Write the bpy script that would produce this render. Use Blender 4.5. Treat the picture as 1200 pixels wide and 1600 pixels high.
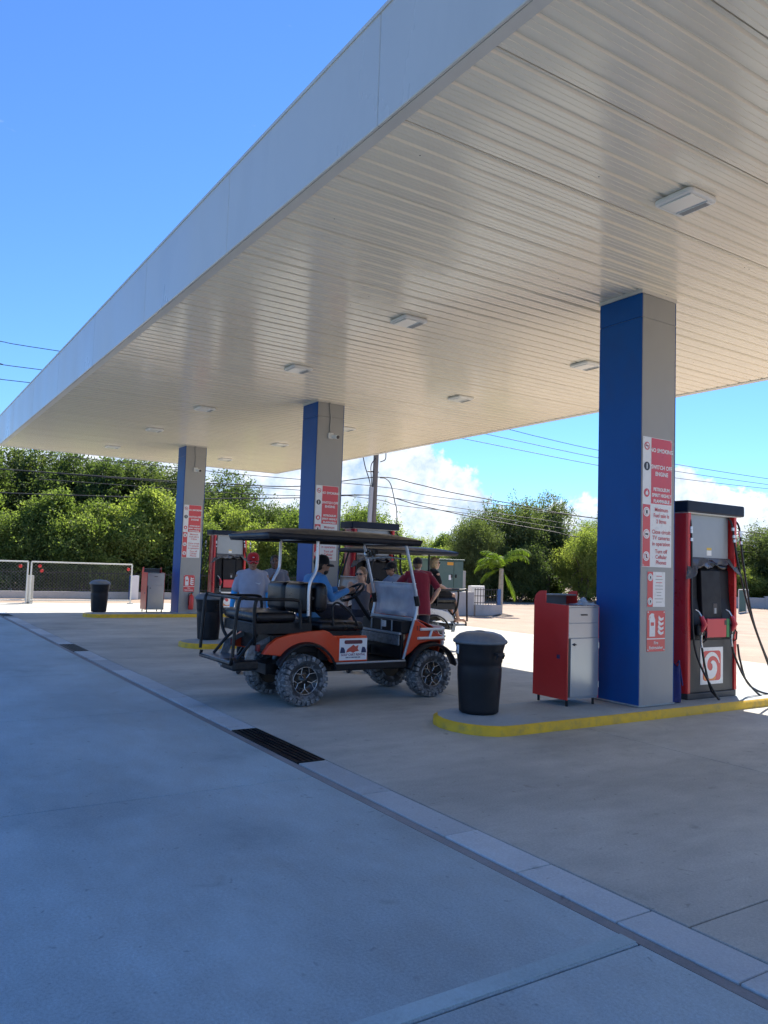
import bpy, math, random
import numpy as np
from mathutils import Vector, Matrix
SC = bpy.context.scene
COL = SC.collection
for _o in list(bpy.data.objects): bpy.data.objects.remove(_o)
R = math.radians

# ------------------------------------------------------------------ camera
YAW, PITCH, ROLL = 0.99713, 0.07098, 0.03310
_f = Vector((-math.sin(YAW)*math.cos(PITCH), math.cos(YAW)*math.cos(PITCH), math.sin(PITCH)))
_r = Vector((math.cos(YAW), math.sin(YAW), 0)); _u = _r.cross(_f)
_c, _s = math.cos(ROLL), math.sin(ROLL)
_r2 = _c*_r + _s*_u; _u2 = -_s*_r + _c*_u
cd = bpy.data.cameras.new('camera'); cam = bpy.data.objects.new('camera', cd); COL.objects.link(cam)
_m = Matrix((_r2, _u2, -_f)).transposed().to_4x4(); _m.translation = (0, 0, 1.6)
cam.matrix_world = _m
cd.sensor_fit = 'VERTICAL'; cd.sensor_height = 24.0; cd.lens = 24.0*1230.0/1600.0
cd.clip_start = 0.05; cd.clip_end = 3000
SC.camera = cam

# ------------------------------------------------------------------ sun and sky
SUN = Vector((-0.533, 0.70, 1.0)).normalized()
SUN_EL = math.asin(SUN.z); SUN_ROT = math.atan2(SUN.x, SUN.y)
ld = bpy.data.lights.new('sun', 'SUN'); ld.energy = 4.15; ld.angle = R(0.53); ld.color = (1.0, 0.93, 0.83)
lo = bpy.data.objects.new('sun', ld); COL.objects.link(lo)
lo.rotation_euler = SUN.to_track_quat('Z', 'Y').to_euler(); lo.location = (-20, 25, 40)

W = bpy.data.worlds.new('World'); SC.world = W; W.use_nodes = True
nt = W.node_tree; nt.nodes.clear()
def wn(t, **k):
    n = nt.nodes.new(t)
    for a, b in k.items(): setattr(n, a, b)
    return n
def wmath(op, a, b=None, c=None, clamp=False):
    n = wn('ShaderNodeMath', operation=op); n.use_clamp = clamp
    for i, v in enumerate((a, b, c)):
        if v is None: continue
        if isinstance(v, (int, float)): n.inputs[i].default_value = v
        else: nt.links.new(v, n.inputs[i])
    return n.outputs[0]
sky = wn('ShaderNodeTexSky', sky_type='NISHITA'); sky.sun_disc = False
sky.sun_elevation = SUN_EL; sky.sun_rotation = SUN_ROT
sky.altitude = 0; sky.air_density = 1.0; sky.dust_density = 0.0; sky.ozone_density = 3.5
tc = wn('ShaderNodeTexCoord'); sx = wn('ShaderNodeSeparateXYZ'); nt.links.new(tc.outputs['Generated'], sx.inputs[0])
DX, DY, DZ = sx.outputs
az = wmath('ARCTAN2', wmath('MULTIPLY', DX, -1.0), DY)                 # radians from +Y toward -X
el = wmath('MULTIPLY', wmath('ARCSINE', DZ), 180/math.pi)             # degrees
azn = wmath('MULTIPLY_ADD', az, 1/(2*math.pi), 0.5)
ramp = wn('ShaderNodeValToRGB'); nt.links.new(azn, ramp.inputs[0])
ramp.color_ramp.interpolation = 'B_SPLINE'
# top of the cumulus bank in degrees, by azimuth in degrees: low banks all round the horizon
bank = [(-180, 4), (-150, 6), (-120, 3), (-90, 5), (-60, 3.5), (-30, 5), (0, 4), (18, 5.5), (24, 4.5), (31, 5.2), (34, 5.6), (36.5, 9.8), (39, 5.5), (42, 5), (44.5, 5.6),
        (47, 3.2), (48.5, 5.2), (51, 8.0), (53.5, 8.2), (55.5, 12.5), (58, 12.5), (62, 9.5), (68, 9.0), (76, 9.5), (83, 8), (92, 6), (110, 5.5), (140, 4), (165, 5), (180, 4)]
els = ramp.color_ramp.elements
while len(els) < len(bank): els.new(0.5)
for e, (a, h) in zip(els, bank):
    e.position = (a/360.0) + 0.5; v = h/20.0; e.color = (v, v, v, 1)
bankh = wmath('MULTIPLY', ramp.outputs[0], 20.0)
cmb = wn('ShaderNodeCombineXYZ'); nt.links.new(wmath('MULTIPLY', az, 60.0), cmb.inputs[0]); nt.links.new(el, cmb.inputs[1])
def wnoise(scale, detail, rough, vec=None):
    n = wn('ShaderNodeTexNoise'); n.inputs['Scale'].default_value = scale; n.inputs['Detail'].default_value = detail
    n.inputs['Roughness'].default_value = rough; nt.links.new(vec or cmb.outputs[0], n.inputs['Vector']); return n.outputs['Fac']
n1 = wnoise(0.30, 8, 0.6); n2 = wnoise(0.30, 6, 0.6); n3 = wnoise(1.0, 6, 0.62)
edge = wmath('ADD', wmath('MULTIPLY', wmath('SUBTRACT', n1, 0.5), 8.0), wmath('MULTIPLY', wmath('SUBTRACT', n3, 0.5), 2.6))
dens = wmath('SUBTRACT', wmath('ADD', bankh, edge), el)
mr = wn('ShaderNodeMapRange', interpolation_type='SMOOTHSTEP'); mr.inputs['From Min'].default_value = -0.1; mr.inputs['From Max'].default_value = .8
nt.links.new(dens, mr.inputs[0])
# faint high wisps
wv = wn('ShaderNodeCombineXYZ'); nt.links.new(wmath('MULTIPLY', az, 14.0), wv.inputs[0]); nt.links.new(wmath('MULTIPLY', el, 0.7), wv.inputs[1])
wis = wnoise(0.55, 6, 0.6, wv.outputs[0])
wr = wn('ShaderNodeMapRange', interpolation_type='SMOOTHSTEP'); wr.inputs['From Min'].default_value = 0.66; wr.inputs['From Max'].default_value = 0.80; wr.inputs['To Max'].default_value = 0.5
nt.links.new(wis, wr.inputs[0])
cov = wmath('MAXIMUM', wmath('MULTIPLY', mr.outputs[0], 0.93), wr.outputs[0])
# cloud tone: bluish shadowed bellies, bright crowns
sh = wn('ShaderNodeMapRange'); sh.inputs['From Min'].default_value = 0.38; sh.inputs['From Max'].default_value = 0.58
nt.links.new(wmath('ADD', wmath('MULTIPLY', n2, 0.7), wmath('MULTIPLY', n3, 0.3)), sh.inputs[0])
CLOUD_HI, CLOUD_LO = (7.2, 7.3, 7.5, 1), (3.3, 4.3, 5.8, 1)
cmix = wn('ShaderNodeMix', data_type='RGBA'); cmix.inputs[6].default_value = CLOUD_LO; cmix.inputs[7].default_value = CLOUD_HI
nt.links.new(sh.outputs[0], cmix.inputs[0])
tint = wn('ShaderNodeMix', data_type='RGBA', blend_type='MULTIPLY'); tint.inputs[0].default_value = 1.0
tint.inputs[7].default_value = (0.60, 0.89, 1.28, 1); nt.links.new(sky.outputs[0], tint.inputs[6])
smix = wn('ShaderNodeMix', data_type='RGBA'); nt.links.new(cov, smix.inputs[0])
nt.links.new(tint.outputs[2], smix.inputs[6]); nt.links.new(cmix.outputs[2], smix.inputs[7])
bg = wn('ShaderNodeBackground'); bg.inputs[1].default_value = 0.067; nt.links.new(smix.outputs[2], bg.inputs[0])
wo = wn('ShaderNodeOutputWorld'); nt.links.new(bg.outputs[0], wo.inputs[0])

SC.view_settings.view_transform = 'Standard'; SC.view_settings.look = 'None'
SC.view_settings.exposure = 1.32; SC.view_settings.gamma = 1.0; SC.view_settings.use_curve_mapping = False
SC.render.engine = 'CYCLES'
SC.cycles.max_bounces = 8; SC.cycles.diffuse_bounces = 4; SC.cycles.transparent_max_bounces = 12
SC.cycles.use_denoising = True

# ------------------------------------------------------------------ materials
MATS = {}
def mat(name, color=(.5, .5, .5), rough=.5, metal=0., var=0., vscale=8., bump=0., bscale=60., spec=.5, coat=0., dirt=None, dscale=3., damt=.5,
        trans=0., alpha=1., rnd=0., rvar=True, vdetail=5., stretch=None, world=False, sheen=0.):
    if name in MATS: return MATS[name]
    m = bpy.data.materials.new(name); m.use_nodes = True; t = m.node_tree; N = t.nodes; L = t.links
    b = N['Principled BSDF']; b.inputs['Roughness'].default_value = rough; b.inputs['Metallic'].default_value = metal
    b.inputs['Specular IOR Level'].default_value = spec; b.inputs['Coat Weight'].default_value = coat; b.inputs['Coat Roughness'].default_value = .08
    b.inputs['Transmission Weight'].default_value = trans; b.inputs['Alpha'].default_value = alpha
    if sheen: b.inputs['Sheen Weight'].default_value = sheen
    b.inputs['Base Color'].default_value = (*color, 1)
    vec = None
    def coords():
        nonlocal vec
        if vec is None:
            c = N.new('ShaderNodeTexCoord'); vec = c.outputs['Object']
            if world: g = N.new('ShaderNodeNewGeometry'); vec = g.outputs['Position']
            if stretch:
                mp = N.new('ShaderNodeMapping'); mp.inputs['Scale'].default_value = stretch; L.new(vec, mp.inputs[0]); vec = mp.outputs[0]
        return vec
    def noise(s, d=5., rg=.55):
        n = N.new('ShaderNodeTexNoise'); n.inputs['Scale'].default_value = s; n.inputs['Detail'].default_value = d; n.inputs['Roughness'].default_value = rg
        L.new(coords(), n.inputs['Vector']); return n
    out = None
    if var or dirt or rnd:
        base = N.new('ShaderNodeRGB'); base.outputs[0].default_value = (*color, 1); out = base.outputs[0]
        if var:
            n = noise(vscale, vdetail); mr = N.new('ShaderNodeMapRange'); mr.inputs['From Min'].default_value = .3; mr.inputs['From Max'].default_value = .7
            mr.inputs['To Min'].default_value = 1-var; mr.inputs['To Max'].default_value = 1+var; L.new(n.outputs['Fac'], mr.inputs[0])
            vm = N.new('ShaderNodeVectorMath'); vm.operation = 'SCALE'; L.new(out, vm.inputs[0]); L.new(mr.outputs[0], vm.inputs['Scale']); out = vm.outputs[0]
            rr = N.new('ShaderNodeMapRange'); rr.inputs['From Min'].default_value = .3; rr.inputs['From Max'].default_value = .7
            rr.inputs['To Min'].default_value = max(.02, rough-.08); rr.inputs['To Max'].default_value = min(1, rough+.1)
            L.new(n.outputs['Fac'], rr.inputs[0])
            if rvar: L.new(rr.outputs[0], b.inputs['Roughness'])
        if rnd:
            oi = N.new('ShaderNodeObjectInfo'); mr = N.new('ShaderNodeMapRange'); mr.inputs['To Min'].default_value = 1-rnd; mr.inputs['To Max'].default_value = 1+rnd
            L.new(oi.outputs['Random'], mr.inputs[0]); vm = N.new('ShaderNodeVectorMath'); vm.operation = 'SCALE'
            L.new(out, vm.inputs[0]); L.new(mr.outputs[0], vm.inputs['Scale']); out = vm.outputs[0]
        if dirt:
            n = noise(dscale, 7., .62); mr = N.new('ShaderNodeMapRange'); mr.inputs['From Min'].default_value = .48; mr.inputs['From Max'].default_value = .72
            mr.inputs['To Max'].default_value = damt; L.new(n.outputs['Fac'], mr.inputs[0])
            mx = N.new('ShaderNodeMix'); mx.data_type = 'RGBA'; mx.inputs[7].default_value = (*dirt, 1); L.new(mr.outputs[0], mx.inputs[0]); L.new(out, mx.inputs[6]); out = mx.outputs[2]
        L.new(out, b.inputs['Base Color'])
    if bump:
        n = noise(bscale, 4.); bp = N.new('ShaderNodeBump'); bp.inputs['Strength'].default_value = bump; bp.inputs['Distance'].default_value = .01
        L.new(n.outputs['Fac'], bp.inputs['Height']); L.new(bp.outputs[0], b.inputs['Normal'])
    MATS[name] = m; return m

def concrete(name, color, fine=.10, big=.16, stain=(.16, .14, .12), samt=.35, streak=(1, 1, 1), rough=.85, spec=.3, orand=.05):
    m = bpy.data.materials.new(name); m.use_nodes = True; t = m.node_tree; N = t.nodes; L = t.links
    b = N['Principled BSDF']; b.inputs['Specular IOR Level'].default_value = spec
    g = N.new('ShaderNodeNewGeometry'); pos = g.outputs['Position']
    mp = N.new('ShaderNodeMapping'); mp.inputs['Scale'].default_value = streak; L.new(pos, mp.inputs[0])
    def noise(s, d, rg, v=pos):
        n = N.new('ShaderNodeTexNoise'); n.inputs['Scale'].default_value = s; n.inputs['Detail'].default_value = d; n.inputs['Roughness'].default_value = rg
        L.new(v, n.inputs['Vector']); return n.outputs['Fac']
    def rng(v, a, c, lo, hi):
        n = N.new('ShaderNodeMapRange'); n.inputs[1].default_value = a; n.inputs[2].default_value = c; n.inputs[3].default_value = lo; n.inputs[4].default_value = hi
        L.new(v, n.inputs[0]); return n.outputs[0]
    def mul(a, c):
        n = N.new('ShaderNodeMath'); n.operation = 'MULTIPLY'; L.new(a, n.inputs[0]); L.new(c, n.inputs[1]); return n.outputs[0]
    nb = noise(.55, 5, .6, mp.outputs[0]); nm = noise(3.3, 6, .65, mp.outputs[0]); nf = noise(70, 3, .7); ns = noise(1.1, 8, .7); ng = noise(260, 2, .6)
    oi = N.new('ShaderNodeObjectInfo')
    k = mul(mul(rng(nb, .3, .7, 1-big, 1+big), rng(nm, .3, .7, 1-big*.55, 1+big*.5)), mul(rng(nf, .3, .7, 1-fine, 1+fine), rng(ng, .35, .65, 1-fine*.9, 1+fine*.6)))
    k = mul(k, rng(oi.outputs['Random'], 0, 1, 1-orand, 1+orand))
    vm = N.new('ShaderNodeVectorMath'); vm.operation = 'SCALE'; vm.inputs[0].default_value = color; L.new(k, vm.inputs['Scale'])
    mx = N.new('ShaderNodeMix'); mx.data_type = 'RGBA'; mx.inputs[7].default_value = (*stain, 1)
    L.new(rng(ns, .56, .78, 0, samt), mx.inputs[0]); L.new(vm.outputs[0], mx.inputs[6])
    # scattered scuffs with their own outline
    vo = N.new('ShaderNodeTexVoronoi'); vo.voronoi_dimensions = '2D'; vo.inputs['Scale'].default_value = .42; vo.inputs['Randomness'].default_value = 1.0
    wv = N.new('ShaderNodeVectorMath'); wv.operation = 'ADD'; nw = N.new('ShaderNodeTexNoise'); nw.inputs['Scale'].default_value = 2.2; nw.inputs['Detail'].default_value = 6
    L.new(pos, nw.inputs['Vector']); L.new(pos, wv.inputs[0]); L.new(nw.outputs['Color'], wv.inputs[1]); L.new(wv.outputs[0], vo.inputs['Vector'])
    mx2 = N.new('ShaderNodeMix'); mx2.data_type = 'RGBA'; mx2.inputs[7].default_value = (color[0]*.45, color[1]*.45, color[2]*.46, 1)
    L.new(mul(rng(vo.outputs['Distance'], .03, .20, .55, 0.), rng(nm, .35, .65, 0, 1)), mx2.inputs[0]); L.new(mx.outputs[2], mx2.inputs[6])
    def vor(scale, feat='F1'):
        v = N.new('ShaderNodeTexVoronoi'); v.voronoi_dimensions = '2D'; v.feature = feat; v.inputs['Scale'].default_value = scale; L.new(wv2.outputs[0], v.inputs['Vector']); return v
    wv2 = N.new('ShaderNodeVectorMath'); wv2.operation = 'MULTIPLY_ADD'; wv2.inputs[1].default_value = (.55, .55, .55); L.new(nw.outputs['Color'], wv2.inputs[0]); L.new(pos, wv2.inputs[2])
    dk = (color[0]*.38, color[1]*.37, color[2]*.36, 1)
    v1 = vor(1.7); sep = N.new('ShaderNodeSeparateColor'); L.new(v1.outputs['Color'], sep.inputs[0])
    drip = mul(rng(v1.outputs['Distance'], .01, .085, .42, 0.), rng(sep.outputs[0], .74, .95, 0, 1))
    mx3 = N.new('ShaderNodeMix'); mx3.data_type = 'RGBA'; mx3.inputs[7].default_value = dk; L.new(drip, mx3.inputs[0]); L.new(mx2.outputs[2], mx3.inputs[6])
    v2 = vor(9.); sep2 = N.new('ShaderNodeSeparateColor'); L.new(v2.outputs['Color'], sep2.inputs[0])
    grit = mul(rng(v2.outputs['Distance'], .04, .13, .5, 0.), rng(sep2.outputs[1], .80, .9, 0, 1))
    mx4 = N.new('ShaderNodeMix'); mx4.data_type = 'RGBA'; mx4.inputs[7].default_value = dk; L.new(grit, mx4.inputs[0]); L.new(mx3.outputs[2], mx4.inputs[6])
    lt = rng(noise(.9, 7, .68, mp.outputs[0]), .52, .72, 0, .38)          # pale worn laitance
    mx5 = N.new('ShaderNodeMix'); mx5.data_type = 'RGBA'; mx5.inputs[7].default_value = (min(1, color[0]*1.5), min(1, color[1]*1.48), min(1, color[2]*1.45), 1); L.new(lt, mx5.inputs[0]); L.new(mx4.outputs[2], mx5.inputs[6])
    L.new(mx5.outputs[2], b.inputs['Base Color'])
    L.new(rng(nm, .3, .7, rough-.12, rough+.08), b.inputs['Roughness'])
    bp = N.new('ShaderNodeBump'); bp.inputs['Strength'].default_value = .28; bp.inputs['Distance'].default_value = .006
    ad = N.new('ShaderNodeMath'); ad.operation = 'ADD'; L.new(nf, ad.inputs[0]); L.new(nm, ad.inputs[1]); L.new(ad.outputs[0], bp.inputs['Height']); L.new(bp.outputs[0], b.inputs['Normal'])
    MATS[name] = m; return m

def leafmat(name, c0, c1, trans=.45):
    m = bpy.data.materials.new(name); m.use_nodes = True; t = m.node_tree; N = t.nodes; L = t.links
    b = N['Principled BSDF']; b.inputs['Roughness'].default_value = .6; b.inputs['Specular IOR Level'].default_value = .15
    g = N.new('ShaderNodeNewGeometry'); tcn = N.new('ShaderNodeTexCoord')
    n = N.new('ShaderNodeTexNoise'); n.inputs['Scale'].default_value = 1.1; n.inputs['Detail'].default_value = 3; L.new(tcn.outputs['Object'], n.inputs['Vector'])
    ad = N.new('ShaderNodeMath'); ad.operation = 'MULTIPLY_ADD'; ad.inputs[1].default_value = .55; L.new(g.outputs['Random Per Island'], ad.inputs[0])
    sc_ = N.new('ShaderNodeMapRange'); sc_.inputs[1].default_value = .3; sc_.inputs[2].default_value = .7; sc_.inputs[3].default_value = -.1; sc_.inputs[4].default_value = .55
    L.new(n.outputs['Fac'], sc_.inputs[0]); L.new(sc_.outputs[0], ad.inputs[2])
    mx = N.new('ShaderNodeMix'); mx.data_type = 'RGBA'; mx.inputs[6].default_value = (*c0, 1); mx.inputs[7].default_value = (*c1, 1); L.new(ad.outputs[0], mx.inputs[0])
    L.new(mx.outputs[2], b.inputs['Base Color'])
    tr = N.new('ShaderNodeBsdfTranslucent'); vm = N.new('ShaderNodeVectorMath'); vm.operation = 'MULTIPLY'; vm.inputs[1].default_value = (1.25, 1.35, .55)
    L.new(mx.outputs[2], vm.inputs[0]); L.new(vm.outputs[0], tr.inputs[0])
    ms = N.new('ShaderNodeMixShader'); ms.inputs[0].default_value = trans; L.new(b.outputs[0], ms.inputs[1]); L.new(tr.outputs[0], ms.inputs[2])
    L.new(ms.outputs[0], N['Material Output'].inputs[0])
    MATS[name] = m; return m

def clear_sheet(name, color, haze, rough=.15):
    m = bpy.data.materials.new(name); m.use_nodes = True; t = m.node_tree; N = t.nodes; L = t.links
    b = N['Principled BSDF']; b.inputs['Base Color'].default_value = (*color, 1); b.inputs['Roughness'].default_value = rough
    tr = N.new('ShaderNodeBsdfTransparent'); tr.inputs[0].default_value = (min(1, color[0]*1.2), min(1, color[1]*1.2), min(1, color[2]*1.2), 1)
    n = N.new('ShaderNodeTexNoise'); n.inputs['Scale'].default_value = 6; n.inputs['Detail'].default_value = 5
    tcn = N.new('ShaderNodeTexCoord'); L.new(tcn.outputs['Object'], n.inputs['Vector'])
    mr = N.new('ShaderNodeMapRange'); mr.inputs[1].default_value = .3; mr.inputs[2].default_value = .7; mr.inputs[3].default_value = haze*.8; mr.inputs[4].default_value = min(1, haze*1.15)
    L.new(n.outputs['Fac'], mr.inputs[0])
    ms = N.new('ShaderNodeMixShader'); L.new(mr.outputs[0], ms.inputs[0]); L.new(tr.outputs[0], ms.inputs[1]); L.new(b.outputs[0], ms.inputs[2])
    L.new(ms.outputs[0], N['Material Output'].inputs[0])
    MATS[name] = m; return m

# ------------------------------------------------------------------ mesh helpers
def V(*a): return Vector(a)
class MB:
    def __init__(s): s.v = []; s.f = []; s.sm = []
    def add(s, vs, fs, smooth=False):
        o = len(s.v); s.v += [tuple(v) for v in vs]; s.f += [tuple(i+o for i in f) for f in fs]; s.sm += [smooth]*len(fs); return s
    def box(s, x0, x1, y0, y1, z0, z1, M=None):
        vs = [Vector((x, y, z)) for z in (z0, z1) for y in (y0, y1) for x in (x0, x1)]
        if M is not None: vs = [M @ v for v in vs]
        return s.add(vs, [(0, 2, 3, 1), (4, 5, 7, 6), (0, 1, 5, 4), (2, 6, 7, 3), (0, 4, 6, 2), (1, 3, 7, 5)])
    def tube(s, pts, r, seg=8, caps=True, closed=False, flat=None):
        pts = [Vector(p) for p in pts]; n = len(pts); rs = r if isinstance(r, (list, tuple)) else [r]*n
        vs = []; fs = []; up = None
        for i, p in enumerate(pts):
            if closed: d = (pts[(i+1) % n]-pts[i-1])
            else: d = (pts[min(i+1, n-1)]-pts[max(i-1, 0)])
            if d.length < 1e-9: d = Vector((0, 0, 1))
            d.normalize()
            if up is None:
                up = Vector((0, 0, 1)) if abs(d.z) < .9 else Vector((1, 0, 0))
            a = d.cross(up)
            if a.length < 1e-6: a = d.cross(Vector((0, 1, 0)))
            a.normalize(); b = a.cross(d).normalized(); up = b
            for k in range(seg):
                t = 2*math.pi*(k+.5)/seg
                vs.append(p + (a*math.cos(t) + b*math.sin(t)*(flat or 1.))*rs[i])
        m = n if closed else n-1
        for i in range(m):
            for k in range(seg):
                j = (i+1) % n
                fs.append((i*seg+k, i*seg+(k+1) % seg, j*seg+(k+1) % seg, j*seg+k))
        s.add(vs, fs, seg > 5)
        if caps and not closed:
            s.add(vs[:seg], [tuple(range(seg-1, -1, -1))]); s.add(vs[-seg:], [tuple(range(seg))])
        return s
    def lathe(s, prof, c=(0, 0, 0), seg=24, axis='z', smooth=True, sx=1., sy=1.):
        vs = []; fs = []; n = len(prof); c = Vector(c)
        for r, h in prof:
            for k in range(seg):
                t = 2*math.pi*k/seg; a, b = r*math.cos(t)*sx, r*math.sin(t)*sy
                vs.append(c + (Vector((a, b, h)) if axis == 'z' else Vector((h, a, b)) if axis == 'x' else Vector((a, h, b))))
        for i in range(n-1):
            for k in range(seg):
                q = (i*seg+k, i*seg+(k+1) % seg, (i+1)*seg+(k+1) % seg, (i+1)*seg+k)
                fs.append(q if axis != 'y' else q[::-1])
        s.add(vs, fs, smooth); return s
    def prism(s, poly, t0, t1, axis='x'):
        f = {'x': lambda a, b, t: (t, a, b), 'y': lambda a, b, t: (a, t, b), 'z': lambda a, b, t: (a, b, t)}[axis]
        n = len(poly); vs = [f(a, b, t0) for a, b in poly]+[f(a, b, t1) for a, b in poly]
        fs = [tuple(range(n-1, -1, -1)), tuple(range(n, 2*n))]+[(i, (i+1) % n, (i+1) % n+n, i+n) for i in range(n)]
        return s.add(vs, fs)
    def ell(s, c, r, seg=14, rings=9, M=None):
        vs = []; fs = []; c = Vector(c)
        for i in range(rings+1):
            ph = math.pi*i/rings
            for k in range(seg):
                t = 2*math.pi*k/seg; v = Vector((r[0]*math.sin(ph)*math.cos(t), r[1]*math.sin(ph)*math.sin(t), r[2]*math.cos(ph)))
                if M is not None: v = M @ v
                vs.append(c+v)
        for i in range(rings):
            for k in range(seg): fs.append((i*seg+k, (i+1)*seg+k, (i+1)*seg+(k+1) % seg, i*seg+(k+1) % seg))
        return s.add(vs, fs, True)
    def grid(s, fn, nu, nv, thick=0., smooth=True):
        vs = [Vector(fn(i/nu, j/nv)) for j in range(nv+1) for i in range(nu+1)]; w = nu+1
        fs = [(j*w+i, j*w+i+1, (j+1)*w+i+1, (j+1)*w+i) for j in range(nv) for i in range(nu)]
        if not thick: return s.add(vs, fs, smooth)
        ns = [Vector((0, 0, 0)) for _ in vs]
        for f in fs:
            n = (vs[f[1]]-vs[f[0]]).cross(vs[f[3]]-vs[f[0]])
            for i in f: ns[i] += n
        o = len(vs); vs2 = [v-n.normalized()*thick if n.length > 0 else v for v, n in zip(vs, ns)]
        fs2 = [tuple(i+o for i in f[::-1]) for f in fs]
        rim = [i for i in range(w)]+[j*w+nu for j in range(1, nv+1)]+[nv*w+i for i in range(nu-1, -1, -1)]+[j*w for j in range(nv-1, 0, -1)]
        m = len(rim); fs3 = [(rim[(k+1) % m], rim[k], rim[k]+o, rim[(k+1) % m]+o) for k in range(m)]
        return s.add(vs+vs2, fs+fs2+fs3, smooth)
    def mesh(s, name):
        me = bpy.data.meshes.new(name); me.from_pydata(s.v, [], s.f)
        me.polygons.foreach_set('use_smooth', s.sm); me.update(); return me
    def build(s, name, m, parent=None, bevel=0., seg=2, loc=None):
        o = bpy.data.objects.new(name, s.mesh(name)); COL.objects.link(o)
        if m is not None: o.data.materials.append(m)
        if parent is not None: o.parent = parent
        if loc is not None: o.location = loc
        if bevel:
            b = o.modifiers.new('bevel', 'BEVEL'); b.width = bevel; b.segments = seg; b.limit_method = 'ANGLE'; b.angle_limit = R(40)
        return o
def tag(o, label=None, cat=None, group=None, kind=None):
    if label: o['label'] = label
    if cat: o['category'] = cat
    if group: o['group'] = group
    if kind: o['kind'] = kind
    return o
def thing(name, label, cat, loc=(0, 0, 0), rz=0., group=None):
    o = bpy.data.objects.new(name, None); o.empty_display_size = .2; COL.objects.link(o)
    o.location = loc; o.rotation_euler = (0, 0, rz); return tag(o, label, cat, group)
def kids(o): return [c for c in bpy.data.objects if c.parent == o]
def dup(o, loc=None, rz=None, label=None, parent=None):
    c = o.copy(); COL.objects.link(c); c.parent = parent
    if loc is not None: c.location = loc
    if rz is not None: c.rotation_euler = (0, 0, rz)
    if label: c['label'] = label
    for k in list(o.children): dup(k, parent=c)
    return c
def lettering(txt, size, m, parent, origin, right, up, name='lettering', align='CENTER', bold=0.):
    cu = bpy.data.curves.new('txt', 'FONT'); cu.body = txt; cu.size = size; cu.align_x = align; cu.align_y = 'CENTER'; cu.offset = bold; cu.resolution_u = 3
    o = bpy.data.objects.new('txt', cu); COL.objects.link(o)
    dg = bpy.context.evaluated_depsgraph_get(); me = bpy.data.meshes.new_from_object(o.evaluated_get(dg))
    bpy.data.objects.remove(o); bpy.data.curves.remove(cu)
    me.materials.clear(); me.materials.append(m)
    rt = Vector(right).normalized(); uu = Vector(up).normalized(); nn = rt.cross(uu)
    M = Matrix((rt, uu, nn)).transposed().to_4x4(); M.translation = Vector(origin); me.transform(M)
    b = bpy.data.objects.new(name, me); COL.objects.link(b); b.parent = parent; return b
def flat(name, poly, m, parent, fn, thick=.0012):
    """a thin printed shape: 2-D outline mapped by fn(a,b,t)"""
    n = len(poly); mb = MB()
    vs = [fn(a, b, 0) for a, b in poly]+[fn(a, b, thick) for a, b in poly]
    mb.add(vs, [tuple(range(n-1, -1, -1)), tuple(range(n, 2*n))]+[(i, (i+1) % n, (i+1) % n+n, i+n) for i in range(n)])
    return mb.build(name, m, parent)
def circ(cx, cy, r, n=20, ry=None): return [(cx+r*math.cos(2*math.pi*k/n), cy+(ry or r)*math.sin(2*math.pi*k/n)) for k in range(n)]
def rrect(x0, x1, y0, y1, r, n=4):
    p = []
    for cx, cy, a in ((x1-r, y1-r, 0), (x0+r, y1-r, 90), (x0+r, y0+r, 180), (x1-r, y0+r, 270)):
        for k in range(n+1): t = R(a+90*k/n); p.append((cx+r*math.cos(t), cy+r*math.sin(t)))
    return p
def bez(pts, n=8):
    """Catmull-Rom through points"""
    P = [Vector(p) for p in pts]; P = [2*P[0]-P[1]]+P+[2*P[-1]-P[-2]]; out = []
    for i in range(1, len(P)-2):
        a, b, c, d = P[i-1:i+3]
        for k in range(n):
            t = k/n; out.append(.5*((2*b)+(c-a)*t+(2*a-5*b+4*c-d)*t*t+(3*b-a-3*c+d)*t**3))
    out.append(P[-2]); return out
# ------------------------------------------------------------------ shared materials
M_SLAB = concrete('forecourt_concrete', (.45, .445, .395), fine=.15, big=.2, streak=(1.6, .7, 1))
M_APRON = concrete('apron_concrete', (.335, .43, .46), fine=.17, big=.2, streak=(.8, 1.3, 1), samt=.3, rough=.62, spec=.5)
M_COVER = concrete('cover_concrete', (.47, .505, .51), big=.12, samt=.2, orand=.16)
M_MORTAR = concrete('mortar_band', (.26, .255, .25), big=.2)
M_SAND = concrete('sand', (.36, .275, .205), fine=.16, big=.14, stain=(.30, .25, .2), samt=.4, rough=.92)
M_ISLAND = concrete('island_concrete', (.33, .38, .40), big=.14, stain=(.12, .12, .12), samt=.5)
M_YELLOW = mat('kerb_yellow_paint', (.72, .45, .02), rough=.6, var=.12, vscale=5, dirt=(.20, .17, .09), dscale=9, damt=.5, bump=.4, bscale=30)
M_WALLC = concrete('wall_concrete', (.48, .46, .43), big=.12, samt=.3)
M_FASCIA = mat('fascia_aluminium', (.60, .59, .56), rough=.32, metal=.0, var=.03, vscale=.8, spec=.5, coat=.15, dirt=(.38, .38, .37), dscale=1.2, damt=.22, stretch=(1, 1, .35))
M_LIP = mat('fascia_lip', (.62, .60, .56), rough=.4, var=.04, vscale=2)
M_CEIL = mat('ceiling_sheet', (.86, .785, .65), rough=.14, spec=.5, var=.03, vscale=1.3, rvar=False, bump=.35, bscale=1.6, stretch=(1.6, .45, 1))
M_BLUE = mat('column_blue', (.004, .085, .32), rough=.42, var=.04, vscale=1.5, spec=.22, rvar=False, dirt=(.02, .06, .17), dscale=1.8, damt=.5, stretch=(1, 1, .5))
M_GREY = mat('column_grey', (.33, .33, .325), rough=.38, var=.05, vscale=1.6, spec=.45, dirt=(.24, .23, .22), dscale=2.2, damt=.35, stretch=(1, 1, .5))
M_WHITE = mat('white_paint', (.78, .78, .76), rough=.4, var=.03)
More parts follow.
